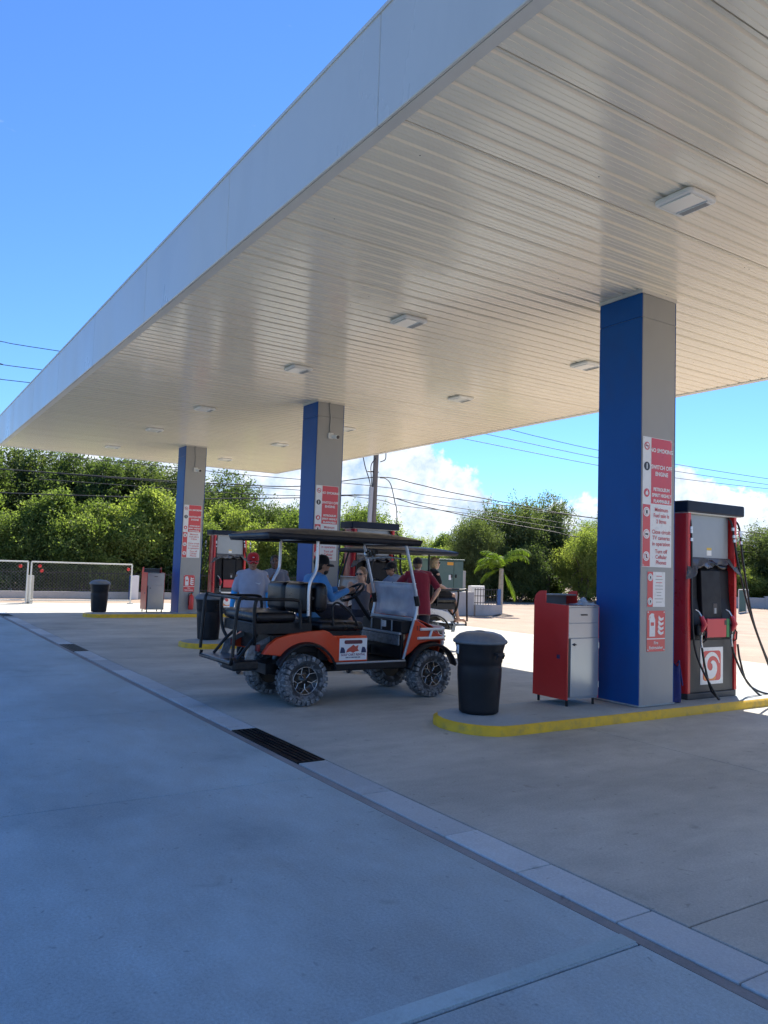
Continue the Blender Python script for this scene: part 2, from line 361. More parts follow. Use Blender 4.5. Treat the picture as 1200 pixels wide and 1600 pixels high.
M_LAMP = mat('lamp_glass', (.80, .79, .74), rough=.25, spec=.6)
M_BLACK = mat('black_plastic', (.009, .0095, .012), rough=.5, var=.15, vscale=6, spec=.35)
M_BLACKM = mat('black_steel', (.007, .0075, .009), rough=.42, spec=.35, var=.12, dirt=(.05, .05, .05), dscale=9, damt=.35)
M_PITSHADE = mat('drain_pit_shade', (.006, .006, .006), rough=.9)
M_STEEL = mat('bright_steel', (.62, .63, .64), rough=.25, metal=.9, var=.05)
M_RED = mat('signal_red', (.62, .03, .024), rough=.35, var=.04, vscale=3, coat=.2)
M_SIGNRED = mat('sign_red', (.62, .055, .065), rough=.35, var=.03, coat=.3)
M_SIGNWHITE = mat('sign_white', (.76, .77, .78), rough=.3, var=.02, coat=.3)
M_SIGNBLACK = mat('sign_black', (.02, .022, .03), rough=.35)
M_PINK = mat('sign_letter_red', (.60, .10, .11), rough=.4)

# ------------------------------------------------------------------ ground
g = MB(); g.grid(lambda u, v: ((u-.5)*900-20, (v-.5)*900+20, -.03), 2, 2, smooth=False)
tag(g.build('ground', M_SAND), 'bare sandy ground reaching out to the trees', kind='structure')

def slab(parent, name, x0, x1, y0, y1, m, gap=.005, z1=0., z0=-.028):
    cx, cy = (x0+x1)/2, (y0+y1)/2
    b = MB(); b.box(x0-cx+gap, x1-cx-gap, y0-cy+gap, y1-cy-gap, z0, z1)
    return b.build(name, m, parent, bevel=.004, seg=1, loc=(cx, cy, 0))
fore = tag(bpy.data.objects.new('forecourt', None), 'pale concrete paving slabs under and behind the canopy', kind='structure'); COL.objects.link(fore)
apr = tag(bpy.data.objects.new('apron', None), 'concrete apron slabs in front of the drain line', kind='structure'); COL.objects.link(apr)
xs = [-2.37-8.13*k for k in range(-1, 4)]
xs = [5.8, -2.35, -10.47, -18.6, -24.5, -29.6]
for i in range(len(xs)-1):
    for y0, y1 in ((3.262, 6.37), (6.37, 9.48), (9.48, 12.6), (12.6, 14.6)):
        slab(fore, 'slab', xs[i+1], xs[i], y0, y1, M_SLAB)
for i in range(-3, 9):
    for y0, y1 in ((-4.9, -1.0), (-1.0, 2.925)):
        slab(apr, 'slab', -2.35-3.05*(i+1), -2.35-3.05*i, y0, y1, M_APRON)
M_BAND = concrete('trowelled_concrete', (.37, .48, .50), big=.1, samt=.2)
for xj in (-2.355,):
    b = MB(); b.box(xj-.10, xj-.012, -.95, 2.92, -.001, .0035); b.build('trowelled_band', M_BAND, apr)
# unseen street and green strip, added behind the camera against warm bounce light
M_ADDED_ASPH = concrete('added_asphalt', (.050, .050, .052), fine=.25, big=.12, stain=(.03, .03, .03), samt=.4)
b = MB(); b.box(-160, 160, -14.0, -5.05, -.026, -.012); tag(b.build('added_road', M_ADDED_ASPH), 'unseen dark street added before the apron to cut warm bounce light', kind='structure')
b = MB(); b.box(-160, 160, -5.04, -4.91, -.026, .06); tag(b.build('added_road_kerb', M_COVER, bevel=.02), 'unseen low concrete kerb between the added street and apron', kind='structure')
M_ADDED_GRASS = concrete('added_verge_grass', (.055, .085, .03), fine=.3, big=.25, stain=(.10, .085, .05), samt=.5)
b = MB(); b.box(-160, 160, -120, -14.02, -.026, -.010); tag(b.build('added_verge', M_ADDED_GRASS), 'unseen dark green ground added beyond the street against warm bounce light', kind='structure')  # unseen dark ground, added to keep warm bounce off the fascia
# ------------------------------------------------------------------ drain line
dr = tag(bpy.data.objects.new('drain_line', None), 'row of pale concrete cover slabs along the drain', kind='structure'); COL.objects.link(dr)
b = MB(); b.box(-29.6, 5.8, 2.932, 2.998, -.028, -.006); b.build('mortar_joint', M_MORTAR, dr)
grates = [(-7.2, -5.82), (-15.5, -14.28), (-23.9, -22.88)]
x = 3.3; seq = []
ends = [-5.80, -4.82, -3.86, -3.22, -2.55, -1.93, -1.3, -.65, 0, .65, 1.3]
for a, c in zip(ends[:-1], ends[1:]): seq.append((a, c))
for (a0, a1), nx in zip(grates, (-14.26, -22.86, -29.6)):
    n = round((a0-.02-nx)/.66); st = (a0-.02-nx)/n
    for k in range(n): seq.append((nx+k*st, nx+(k+1)*st))
rr = random.Random(4)
for a, c in seq: slab(dr, 'cover_slab', a, c, 3.0, 3.256, M_COVER, gap=.004, z1=.004+rr.uniform(-.003, .004))
gl = ['dark steel drain grate nearest the camera, between trash bin and apron', 'black drain grate across from the golf cart rear', 'small far drain grate near the chain-link gate']
for (a0, a1), lb in zip(grates, gl):
    t = thing('drain_grate', lb, 'drain grate', ((a0+a1)/2, 3.128, 0), group='drain grates along the drain line'); L = (a1-a0)/2
    b = MB(); b.box(-L, L, -.126, .126, -.027, -.024); b.build('pit_shade_sheet', M_PITSHADE, t)  # flat black sheet: the shade of the drain's depth put in as colour
    b = MB()
    for y in (-.122, .122): b.box(-L, L, y-.006, y+.006, -.023, .004)
    for x in (-L+.006, L-.006): b.box(x-.006, x+.006, -.115, .115, -.023, .004)
    b.build('frame', M_BLACKM, t)
    for k in range(5):
        y = -.095+.0475*k
        b = MB(); b.box(-L+.014, L-.014, y-.011, y+.011, -.020, .002); b.build('bar', M_BLACKM, t)

# ------------------------------------------------------------------ canopy
X0, X1, YF, YB, ZC, ZT = -26.97, 6.1, 3.08, 12.55, 5.005, 5.925
can = thing('canopy', 'long flat filling station canopy with pale metal fascia and ribbed beige soffit', 'canopy', (0, 0, 0))
pitch = .21; n_r = 5
def rib_panel(nrib):
    prof = []
    for k in range(nrib):
        o = k*pitch
        prof += [(o+(.007 if k == 0 else .004), 0), (o+.040, 0), (o+.043, .004), (o+.049, .004), (o+.052, 0), (o+.095, 0), (o+.098, .004), (o+.104, .004), (o+.107, 0), (o+.145, 0), (o+.157, .021), (o+.191, .021), (o+.203, 0)]
    prof += [(nrib*pitch-.007, 0)]
    me = MB(); vs = []; fs = []
    y0, y1 = YF+.10, YB-.10
    for (x, z) in prof: vs += [(x, y0, z), (x, y1, z)]
    for i in range(len(prof)-1): fs.append((2*i, 2*i+1, 2*i+3, 2*i+2))
    o = len(vs); zt = .05
    vs += [(prof[0][0], y0, zt), (prof[0][0], y1, zt), (prof[-1][0], y0, zt), (prof[-1][0], y1, zt)]
    n = 2*(len(prof)-1)
    fs += [(0, o, o+1, 1), (n, n+1, o+3, o+2), (o, o+2, o+3, o+1)]
    me.add(vs, fs); return me.mesh('soffit_panel')
rp = rib_panel(n_r); rp.materials.append(M_CEIL)
k = 0; x = X0+.10
while x < X1-.3:
    o = bpy.data.objects.new('soffit_panel', rp); COL.objects.link(o); o.parent = can; o.location = (x, 0, ZC+.008+.0015*math.sin(k*2.1)); x += n_r*pitch; k += 1
b = MB(); b.box(X0+.06, X1-.06, YF+.06, YB-.06, ZC+.075, ZT-.06); b.build('roof_deck', M_GREY, can)
b = MB(); rs_ = random.Random(8)
for q in range(60):
    xk = X0+.10+.12+pitch*rs_.randrange(0, 156); yk = YF+.5+1.42*rs_.randrange(0, 7)+rs_.uniform(-.05, .05); b.lathe([(0, -.003), (.005, -.002), (.0065, 0)], (xk-.05, yk, ZC+.006), 6)
b.build('soffit_screws', M_BLACK, can)['kind'] = 'stuff'
# soffit edge trim (lip)
b = MB(); b.box(X0, X1, YF+.003, YF+.10, ZC-.004, ZC+.03); b.build('edge_trim', M_LIP, can)
b = MB(); b.box(X0, X1, YB-.10, YB-.003, ZC-.004, ZC+.03); b.build('edge_trim', M_LIP, can)
b = MB(); b.box(X0+.003, X0+.10, YF+.101, YB-.101, ZC-.004, ZC+.03); b.build('edge_trim', M_LIP, can)
b = MB(); b.box(X1-.10, X1-.003, YF+.101, YB-.101, ZC-.004, ZC+.03); b.build('edge_trim', M_LIP, can)
seams = [X0, -23.95, -20.75, -17.6, -14.4, -11.25, -8.1, -5.0, -1.85, 1.3, 3.8, X1]
def fpanel(x0, x1, y0, y1, ax):
    bb = MB()
    if ax == 'y': bb.box(x0+.003, x1-.003, y0, y1, ZC-.005, ZT)
    else: bb.box(x0, x1, y0+.003, y1-.003, ZC-.005, ZT)
    return bb.build('fascia_panel', M_FASCIA, can, bevel=.006, seg=1)
for a, c in zip(seams[:-1], seams[1:]):
    fpanel(a, c, YF-.03, YF, 'y'); fpanel(a, c, YB, YB+.03, 'y')
ys = [YF, 6.2, 9.4, YB]
for a, c in zip(ys[:-1], ys[1:]):
    fpanel(X0-.03, X0, a, c, 'x'); fpanel(X1, X1+.03, a, c, 'x')
b = MB(); b.box(X0-.04, X1+.04, YF-.04, YB+.04, ZT-.002, ZT+.03); b.build('top_capping', M_LIP, can)

# ceiling lights: flush square housings with a lens
def make_light(loc, lb):
    t = thing('canopy_light', lb, 'ceiling light', loc, group='flush lights in the canopy soffit')
    b = MB(); b.prism(rrect(-.20, .20, -.20, .20, .05), -.035, .008, 'z'); b.build('housing', M_WHITE, t, bevel=.012)
    b = MB(); b.box(-.165, .165, -.155, .055, -.047, -.034); b.build('lens', M_LAMP, t, bevel=.008)
    b = MB(); b.box(-.165, .165, .085, .165, -.046, -.034); b.build('driver_cover', M_WHITE, t, bevel=.006)
    for q in range(5):
        b2 = MB(); b2.box(-.14, .14, .093+q*.014, .099+q*.014, -.049, -.045); b2.build('fin', M_GREY, t)
    return t
lx = [(-4.36, 5.95, 'large near flush light in soffit above the first blue column'), (-8.77, 5.97, 'flush light in soffit above the orange golf cart front'), (-12.13, 5.98, 'flush light in soffit before the middle blue column'),
      (-16.7, 5.97, 'flush light in soffit just past the middle column'), (-20.33, 5.95, 'flush light in soffit before the farthest column, front row'), (-24.4, 5.9, 'flush light in soffit at the far end, front row'),
      (-8.83, 9.53, 'back row flush light half hidden behind the first blue column'), (-12.12, 9.55, 'back row flush light in open soffit between near and middle columns'), (-16.7, 9.58, 'back row flush light beside the grey side of the middle column'),
      (-20.25, 9.5, 'back row flush light between middle and farthest columns'), (-24.5, 9.54, 'back row flush light at the far end of the soffit')]
for x, y, lb in lx: make_light((x, y, ZC-.005), lb)

# ------------------------------------------------------------------ columns, signs, islands
CX = [-6.388, -14.53, -22.65]; CY = 7.79
wx, wy = .325, .319
which = ['nearest', 'middle', 'farthest']
cols = []
for i, cx in enumerate(CX):
    t = thing('column', ['nearest square blue and grey canopy column beside the open red fuel pump', 'middle square blue and grey canopy column rising behind the orange golf cart roof', 'farthest square blue and grey canopy column near the chain-link gate'][i], 'column', (cx, CY, .10), group='canopy columns')
    H = ZC-.10
    b = MB(); b.box(-wx+.012, wx-.012, -wy+.012, wy-.012, 0, H+.05); b.build('core', M_GREY, t)
    for sy in (-1, 1):
        b = MB(); b.box(-wx, wx, sy*wy if sy < 0 else wy-.014, -wy+.014 if sy < 0 else wy, 0, 4.58); b.build('blue_panel', M_BLUE, t, bevel=.006, seg=1)
        b = MB(); b.box(-wx, wx, sy*wy if sy < 0 else wy-.014, -wy+.014 if sy < 0 else wy, 4.583, H-.035); b.build('blue_panel', M_BLUE, t, bevel=.006, seg=1)
    for s_ in (-1, 1):
        b = MB(); b.box(s_*wx if s_ < 0 else wx-.014, -wx+.014 if s_ < 0 else wx, -wy+.017, wy-.017, 0, 4.58); b.build('grey_panel', M_GREY, t, bevel=.004, seg=1)
        b = MB(); b.box(s_*wx if s_ < 0 else wx-.014, -wx+.014 if s_ < 0 else wx, -wy+.017, wy-.017, 4.583, H-.035); b.build('grey_panel', M_GREY, t, bevel=.004, seg=1)
    b = MB(); b.box(-wx-.006, wx+.006, -wy-.006, wy+.006, H-.033, H+.02); b.build('top_trim', M_LIP, t)
    b = MB(); b.box(-wx-.012, wx+.012, -wy-.012, wy+.012, 0, .022); b.build('base_trim', M_ISLAND, t, bevel=.008)
    cols.append(t)

def sgn(x): 
    return lambda a, b, t: (x+t, a, b)
def main_sign(cx, lb):
    t = thing('safety_sign', lb, 'sign', (cx+wx, CY, 0), group='red and white safety notice boards')
    F = lambda o: (lambda a, b, tt: (o+tt, a, b))
    y0, y1, zb, zm, zt = 7.505-CY, 8.035-CY, 1.715, 2.455, 3.25; ysp = 7.655-CY
    b = MB(); b.box(.001, .005, y0, y1, zb, zt); b.build('board', M_SIGNWHITE, t)
    flat('red_field', [(ysp, zm+.008), (y1-.006, zm+.008), (y1-.006, zt-.006), (ysp, zt-.006)], M_SIGNRED, t, F(.005))
    flat('red_strip', [(y0+.006, zb+.006), (ysp-.012, zb+.006), (ysp-.012, zm-.008), (y0+.006, zm-.008)], M_SIGNRED, t, F(.005))
    yc = (ysp+y1)/2; n = (0, 1, 0); u = (0, 0, 1)
    def tx(s, z, size, m, bold=.0): lettering(s, size, m, t, (.0072, yc, z), n, u, bold=bold)
    for s, z in (('NO SMOKING', 3.10), ('SWITCH OFF', 2.90), ('ENGINE', 2.82), ('PETROLEUM', 2.635), ('SPIRIT HIGHLY', 2.565), ('FLAMMABLE', 2.495)): tx(s, z, .066 if z > 2.7 else .054, M_SIGNWHITE, .0022)
    for s, z in (('Minimum', 2.395), ('Fuel sale is', 2.325), ('2 litres', 2.255), ('Close circuit', 2.13), ('TV cameras', 2.06), ('in operation', 1.99), ('Turn off', 1.90), ('Cellular', 1.835), ('Phones', 1.77)): tx(s, z, .066, M_PINK, .0012)
    yi = (y0+ysp)/2-.003
    def ring(z, m, mi, r=.048):
        flat('pictogram_ring', circ(yi, z, r), m, t, F(.0064)); flat('pictogram_disc', circ(yi, z, r*.74), mi, t, F(.0078))
    ring(3.14, M_SIGNRED, M_SIGNWHITE)
    flat('cigarette_mark', [(yi-.026, 3.135), (yi+.026, 3.135), (yi+.026, 3.146), (yi-.026, 3.146)], M_SIGNBLACK, t, F(.0092))
    flat('slash', [(yi-.028, 3.164), (yi-.022, 3.170), (yi+.028, 3.116), (yi+.022, 3.110)], M_SIGNRED, t, F(.0105))
    flat('pictogram_disc', circ(yi, 2.90, .052), M_SIGNBLACK, t, F(.0064)); flat('key_mark', rrect(yi-.008, yi+.008, 2.868, 2.932, .006), M_SIGNWHITE, t, F(.0078))
    flat('pictogram_disc', circ(yi, 2.585, .05), M_SIGNRED, t, F(.0064))
    flat('flame_mark', [(yi-.02, 2.56), (yi+.02, 2.56), (yi+.024, 2.585), (yi+.006, 2.622), (yi, 2.60), (yi-.012, 2.605), (yi-.024, 2.58)], M_SIGNWHITE, t, F(.0078))
    for z, kk in ((2.36, 0), (2.10, 1), (1.84, 2)):
        ring(z, M_SIGNWHITE, M_SIGNRED, .056)
        flat('pictogram_disc', circ(yi, z, .037), M_SIGNWHITE, t, F(.0092))
        if kk == 0: flat('can_mark', rrect(yi-.014, yi+.014, z-.022, z+.02, .005), M_SIGNBLACK, t, F(.0106))
        if kk == 1: flat('camera_mark', [(yi-.024, z-.012), (yi+.012, z-.012), (yi+.024, z-.022), (yi+.024, z+.014), (yi+.012, z+.006), (yi-.024, z+.01)], M_SIGNBLACK, t, F(.0106))
        if kk == 2:
            flat('phone_mark', rrect(yi-.009, yi+.009, z-.024, z+.024, .004), M_SIGNBLACK, t, F(.0106))
            flat('slash', [(yi-.026, z+.02), (yi-.02, z+.026), (yi+.026, z-.02), (yi+.02, z-.026)], M_SIGNRED, t, F(.012))
    for yy, zz in ((y0+.02, zt-.02), (y1-.02, zt-.02), (y0+.02, zb+.02), (y1-.02, zm+.03)):
        b = MB(); b.lathe([(0, .010), (.006, .009), (.009, .006)], (0, yy, zz), 8, 'x'); b.build('screw', M_STEEL, t)
    return t
def small_sign(cx, lb):
    t = thing('instruction_sign', lb, 'sign', (cx+wx, CY, 0)); F = lambda o: (lambda a, b, tt: (o+tt, a, b))
    y0, y1, z0, z1 = 7.605-CY, 7.925-CY, 1.25, 1.66
    b = MB(); b.box(.001, .004, y0, y1, z0, z1); b.build('board', M_SIGNWHITE, t)
    flat('red_strip', [(y0, z0), (y0+.10, z0), (y0+.10, z1), (y0, z1)], M_SIGNRED, t, F(.004))
    for z in (z1-.065, z0+.065):
        flat('pictogram_disc', circ(y0+.05, z, .044), M_SIGNWHITE, t, F(.0056)); flat('pictogram_ring', circ(y0+.05, z, .034), M_GREY, t, F(.007))
        flat('pictogram_disc', circ(y0+.05, z, .029), M_SIGNWHITE, t, F(.0084)); flat('can_mark', rrect(y0+.04, y0+.06, z-.017, z+.014, .003), M_SIGNBLACK, t, F(.0098))
    rg = random.Random(3)
    for k in range(9):
        z = z1-.05-k*.038; w = rg.uniform(.04, .085)
        flat('text_line', [(y0+.21-w, z-.004), (y0+.21+w, z-.004), (y0+.21+w, z+.004), (y0+.21-w, z+.004)], M_PINK if k in (0, 2) else M_GREY, t, F(.004))
def fire_sign(cx, lb):
    t = thing('fire_extinguisher_sign', lb, 'sign', (cx+wx, CY, 0), group='fire extinguisher signs'); F = lambda o: (lambda a, b, tt: (o+tt, a, b))
    y0, y1, z0, z1 = 7.605-CY, 7.93-CY, .73, 1.205
    b = MB(); b.box(.001, .004, y0, y1, z0, z1); b.build('board', M_SIGNRED, t)
    flat('divider', [(y0, .872), (y1, .872), (y1, .884), (y0, .884)], M_SIGNWHITE, t, F(.004))
    c = y0+.095
    flat('extinguisher_mark', [(c-.05, .905), (c+.05, .905), (c+.05, 1.10), (c+.03, 1.14), (c+.03, 1.17), (c-.015, 1.175), (c-.055, 1.15), (c-.065, 1.10), (c-.055, 1.10), (c-.045, 1.135), (c-.03, 1.14), (c-.05, 1.10)], M_SIGNWHITE, t, F(.004))
    flat('band', [(c-.028, 1.03), (c+.028, 1.03), (c+.028, 1.07), (c-.028, 1.07)], M_SIGNRED, t, F(.0054))
    for k in range(4):
        z = .925+k*.055; a = y0+.20
        flat('flame_mark', [(a-.01+.004*k, z+.035), (a+.01, z+.01), (a+.05, z-.005), (a+.095, z+.01), (a+.098, z+.04), (a+.06, z+.025), (a+.03, z+.04), (a+.012, z+.075-.005*k)], M_SIGNWHITE, t, F(.004))
    for s, z, sz in (('Fire', .83, .05), ('Extinguisher', .775, .05)): lettering(s, sz, M_SIGNWHITE, t, (.0055, (y0+y1)/2, z), (0, 1, 0), (0, 0, 1), bold=.001)
    for yy, zz in ((y0+.018, z1-.018), (y1-.018, z1-.018), (y0+.018, z0+.018), (y1-.018, z0+.018)):
        b = MB(); b.lathe([(0, .008), (.008, .007), (.011, .004)], (0, yy, zz), 8, 'x'); b.build('screw', M_STEEL, t)
main_sign(CX[0], 'large red and white no smoking notice on the nearest column')
main_sign(CX[1], 'red and white no smoking notice on the middle column, partly behind cart roof')
main_sign(CX[2], 'red and white no smoking notice on the farthest column')
small_sign(CX[0], 'small white notice with red strip above the fire extinguisher sign')
fire_sign(CX[0], 'red fire extinguisher sign low on the nearest column'); fire_sign(CX[2], 'red fire extinguisher sign on the farthest column')

# fire extinguisher below the far sign
t = thing('fire_extinguisher', 'red fire extinguisher hanging on the farthest column', 'extinguisher', (CX[2]+wx+.09, 7.82, .22))
b = MB(); b.lathe([(0, 0), (.07, .0), (.078, .03), (.078, .34), (.06, .40), (.022, .43), (.02, .46), (0, .46)], seg=16); b.build('cylinder_body', M_RED, t)
b = MB(); b.box(-.02, .02, -.03, .03, .455, .48); b.tube([(0, -.03, .475), (0, .07, .50)], .008, 6); b.build('valve_handle', M_BLACK, t)
b = MB(); b.tube(bez([(0, -.03, .47), (.03, -.08, .44), (.03, -.09, .3), (.03, -.085, .12)]), .011, 6); b.build('hose', M_BLACK, t)
b = MB(); b.box(-.09, -.07, -.03, .03, .25, .42); b.build('wall_bracket', M_STEEL, t)

# security cameras with conduit
for i, lb in ((1, 'white security camera with conduit on the middle column'), (2, 'white security camera with conduit on the farthest column')):
    t = thing('security_camera', lb, 'security camera', (CX[i]+wx, 7.80, 4.28), group='column security cameras')
    b = MB(); b.box(.001, .05, -.07, .05, -.05, .07); b.build('junction_box', M_WHITE, t, bevel=.01)
    b = MB(); b.tube([(.05, .0, 0), (.075, .02, -.005), (.20, .06, -.03)], [.03, .045, .048], 12); b.build('camera_body', M_WHITE, t)
    b = MB(); b.tube([(.199, .06, -.03), (.207, .062, -.032)], .04, 12); b.build('camera_lens', M_SIGNBLACK, t)
    b = MB(); b.tube(bez([(.016, -.02, .07), (.016, -.03, .2), (.016, -.02, .4), (.016, -.045, .55), (.016, -.05, .70)]), .012, 8); b.build('conduit', M_GREY, t)

# islands with yellow kerbs
def isl_outline(hx, y0, y1, n=9):
    p = []
    for k in range(n+1):
        t = math.pi*k/n; p.append((hx*math.cos(t), y1-.42+.42*math.sin(t)))
    for k in range(n+1):
        t = math.pi+math.pi*k/n; p.append((hx*math.cos(t), y0+.42+.42*math.sin(t)))
    return p
il = ['near pump island with yellow kerb carrying the round bin and red cabinet', 'middle pump island with yellow kerb behind the golf cart', 'far pump island with yellow kerb near the chain-link gate']
for i, cx in enumerate(CX):
    t = thing('pump_island', il[i], 'pump island', (cx, CY, 0), group='pump islands')
    o0 = isl_outline(.53, -2.85, 2.85); o1 = isl_outline(.525, -2.845, 2.845); o2 = isl_outline(.495, -2.81, 2.81)
    b = MB(); n = len(o0)
    def ringv(o, z): return [(x, y, z) for x, y in o]
    vs = ringv(o0, .0)+ringv(o1, .075)+ringv(o2, .096)
    fs = [(k, (k+1) % n, (k+1) % n+n, k+n) for k in range(n)]+[(k+n, (k+1) % n+n, (k+1) % n+2*n, k+2*n) for k in range(n)]
    b.add(vs, fs, True); b.build('kerb', M_YELLOW, t)
    b = MB(); b.prism(o2, .0, .0965, 'z'); b.build('island_top', M_ISLAND, t)
# ------------------------------------------------------------------ trash bins
M_BIN = mat('bin_plastic', (.006, .0075, .011), rough=.5, var=.2, vscale=5, dirt=(.03, .03, .032), dscale=4, damt=.3, spec=.35)
M_LID = mat('bin_lid_plastic', (.13, .155, .185), rough=.45, var=.08, vscale=6, dirt=(.25, .25, .24), dscale=8, damt=.3)
M_STICK = mat('sticker_blue', (.20, .30, .5), rough=.4)
def make_bin(loc, lb, rz):
    t = thing('trash_bin', lb, 'trash bin', loc, rz, 'round trash bins on the islands')
    seg = 40; H = .80; b = MB(); vs = []; fs = []
    zs = [0, .015, .05, .22, .40, .50, .515, .56, .575, .63, .70, .76, .80, .80]
    for i, z in enumerate(zs):
        for k in range(seg):
            a = 2*math.pi*k/seg; r = .205+.052*(z/H)
            if i == 0: r -= .018
            if z in (.515, .56): r -= .006
            if z < .50 and math.cos(10*a) > .45: r += .0045
            if z >= .76: r += .012
            if i == len(zs)-1: r -= .02
            vs.append((r*math.cos(a), r*math.sin(a), z))
    n = len(zs)
    for i in range(n-1):
        for k in range(seg): fs.append((i*seg+k, i*seg+(k+1) % seg, (i+1)*seg+(k+1) % seg, (i+1)*seg+k))
    fs.append(tuple(range(seg-1, -1, -1))); b.add(vs, fs, True); b.build('bin_body', M_BIN, t)
    for s in (-1, 1):
        b = MB(); b.box(s*.245 if s > 0 else -.285, s*.245 if s < 0 else .285, -.06, .06, .66, .685); b.tube([(s*.265, -.055, .62), (s*.283, -.055, .66), (s*.283, .055, .66), (s*.265, .055, .62)], .011, 8); b.build('handle', M_BIN, t, bevel=.004)
    b = MB(); b.lathe([(.255, .775), (.285, .775), (.294, .79), (.288, .812), (.274, .82), (.262, .838), (.225, .872), (.15, .897), (.06, .905), (0, .906)], seg=40); lid = b.build('lid', M_LID, t)
    b = MB(); b.grid(lambda u, v: ((u-.5)*.34, (v-.5)*.06, .90+.018*math.sin(math.pi*u)*(1-abs(v-.5)*.8)-.1*(u-.5)**2*1.2), 8, 3, .02); b.build('lid_grip', M_LID, lid)
    b = MB()
    def stk(u, v):
        a = -2.15+.26*u; r = .2655; return (r*math.cos(a), r*math.sin(a), .655+.10*v)
    b.grid(stk, 4, 1, .002); s_ = b.build('sticker', M_SIGNWHITE, t)
    b = MB(); b.grid(lambda u, v: (.2672*math.cos(-2.08+.10*u), .2672*math.sin(-2.08+.10*u), .68+.05*v), 3, 1, .001); b.build('sticker_print', M_STICK, s_)
    return t
make_bin((-6.585, 5.54, .098), 'near black round bin with grey lid on the first island', R(11)).scale = (1, 1, .95)
make_bin((-14.90, 5.62, .098), 'black round bin with grey lid behind the orange cart rear', R(200))
make_bin((-22.75-.75+.3, 5.48, .098), 'distant black round bin with grey lid near the chain-link gate', R(200))

# ------------------------------------------------------------------ red and grey service cabinets
M_CABG = mat('cabinet_steel', (.36, .41, .46), rough=.16, metal=.45, var=.03, vscale=3, coat=.2, rvar=False)
M_CABD = mat('cabinet_inner', (.16, .18, .20), rough=.5, var=.08)
M_RAG = mat('rag_cloth', (.28, .36, .47), rough=.9, var=.25, vscale=20, bump=.4, bscale=40)
def make_cabinet(loc, lb):
    t = thing('service_cabinet', lb, 'cabinet', loc, 0, 'red and grey service cabinets')
    d, w, z0, z1, zp = .275, .265, .075, 1.145, 1.30   # half depth x, half width y
    prof = [(-d, z0), (d, z0), (d, z1), (-d+.19, z1+.012), (-d+.19, zp)]
    prof += [(-d+.13-.13*math.sin(R(a)), zp-.13+.13*math.cos(R(a))) for a in range(10, 91, 16)]+[(-d, zp-.13)]
    for s in (-1, 1):
        b = MB(); b.prism(prof if s < 0 else [(min(a, d-.016), z) for a, z in prof], w*s-.012*s, w*s, 'y'); b.build('side_panel', M_RED, t)
    b = MB(); b.box(-d+.004, d-.014, -w+.014, w-.014, z0+.004, z1-.02); b.build('carcass', M_CABG, t)
    b = MB(); b.box(-d+.01, d-.002, -w+.0135, w-.0135, z1-.018, z1-.004); b.build('worktop', M_CABG, t)
    b = MB(); b.box(-d+.003, -d+.02, -w+.0135, w-.0135, z1-.003, zp-.06); b.build('back_splash', M_CABD, t)
    b = MB(); b.box(-d+.02, -d+.185, -w+.0136, w-.0136, z1+.1, z1+.115); b.build('tray', M_CABD, t)
    b = MB(); b.box(d-.012, d-.003, -w+.02, w-.02, z1-.20, z1-.024); dw = b.build('drawer', M_CABG, t, bevel=.003, seg=1)
    b = MB(); b.box(d-.003, d+.006, -.05, .05, z1-.115, z1-.10); b.build('handle', M_BLACK, dw)
    b = MB(); b.box(d-.012, d-.003, -w+.02, w-.02, z1-.37, z1-.205); b.build('blank_panel', M_CABG, t, bevel=.003, seg=1)
    b = MB(); b.box(d-.012, d+.002, -w+.05, w-.02, z0+.03, z1-.376); dr_ = b.build('door', M_CABG, t, bevel=.003, seg=1)
    b = MB(); b.box(d-.012, d-.006, -w+.02, -w+.046, z0+.03, z1-.376); b.build('door_gap', M_SIGNBLACK, t)
    b = MB(); b.lathe([(0, .012), (.014, .011), (.017, 0)], (d+.002, -w+.105, .70), 10, 'x'); b.box(d+.013, d+.02, -w+.085, -w+.125, .694, .706); b.build('lock', M_SIGNBLACK, dr_)
    for z in (z0+.16, z1-.46):
        b = MB(); b.tube([(d+.003, w-.022, z-.035), (d+.003, w-.022, z+.035)], .006, 6); b.build('hinge', M_STEEL, dr_)
    for sx_ in (-1, 1):
        for sy_ in (-1, 1):
            b = MB(); b.tube([(sx_*(d-.05), sy_*(w-.05), 0), (sx_*(d-.05), sy_*(w-.05), z0+.004)], .016, 8); b.build('leg', M_BLACK, t)
    b = MB(); b.box(-.02+.13, .06+.10, -w-.004, -w+.001, .53, .575); b.build('side_vent', mat('vent_blue', (.05, .03, .09), rough=.6), t, bevel=.002, seg=1)
    return t
make_cabinet((-6.695, 6.955, .098), 'red sided grey cabinet on the near island between bin and column')
make_cabinet((-14.90, 6.955, .098), 'red sided grey cabinet on the middle island behind the standing man')
make_cabinet((-23.60+.5, 6.955, .098), 'distant red sided grey cabinet on the far island by the gate')
t = thing('rag', 'crumpled blue-grey rag on top of the near red cabinet', 'rag', (-6.52, 7.06, 1.245-.006))
def ragf(u, v):
    x, y = (u-.5)*.24, (v-.5)*.26
    h = .045*(math.sin(9*u+2)*math.sin(7*v+1)+.5*math.sin(17*u*v+3))*math.sin(math.pi*u)*math.sin(math.pi*v)*1.5
    return (x+.02*math.sin(12*v), y+.02*math.sin(11*u), .012+max(0, h)+.03*math.sin(math.pi*u)*math.sin(math.pi*v))
b = MB(); b.grid(ragf, 16, 16, .006); b.build('cloth', M_RAG, t)

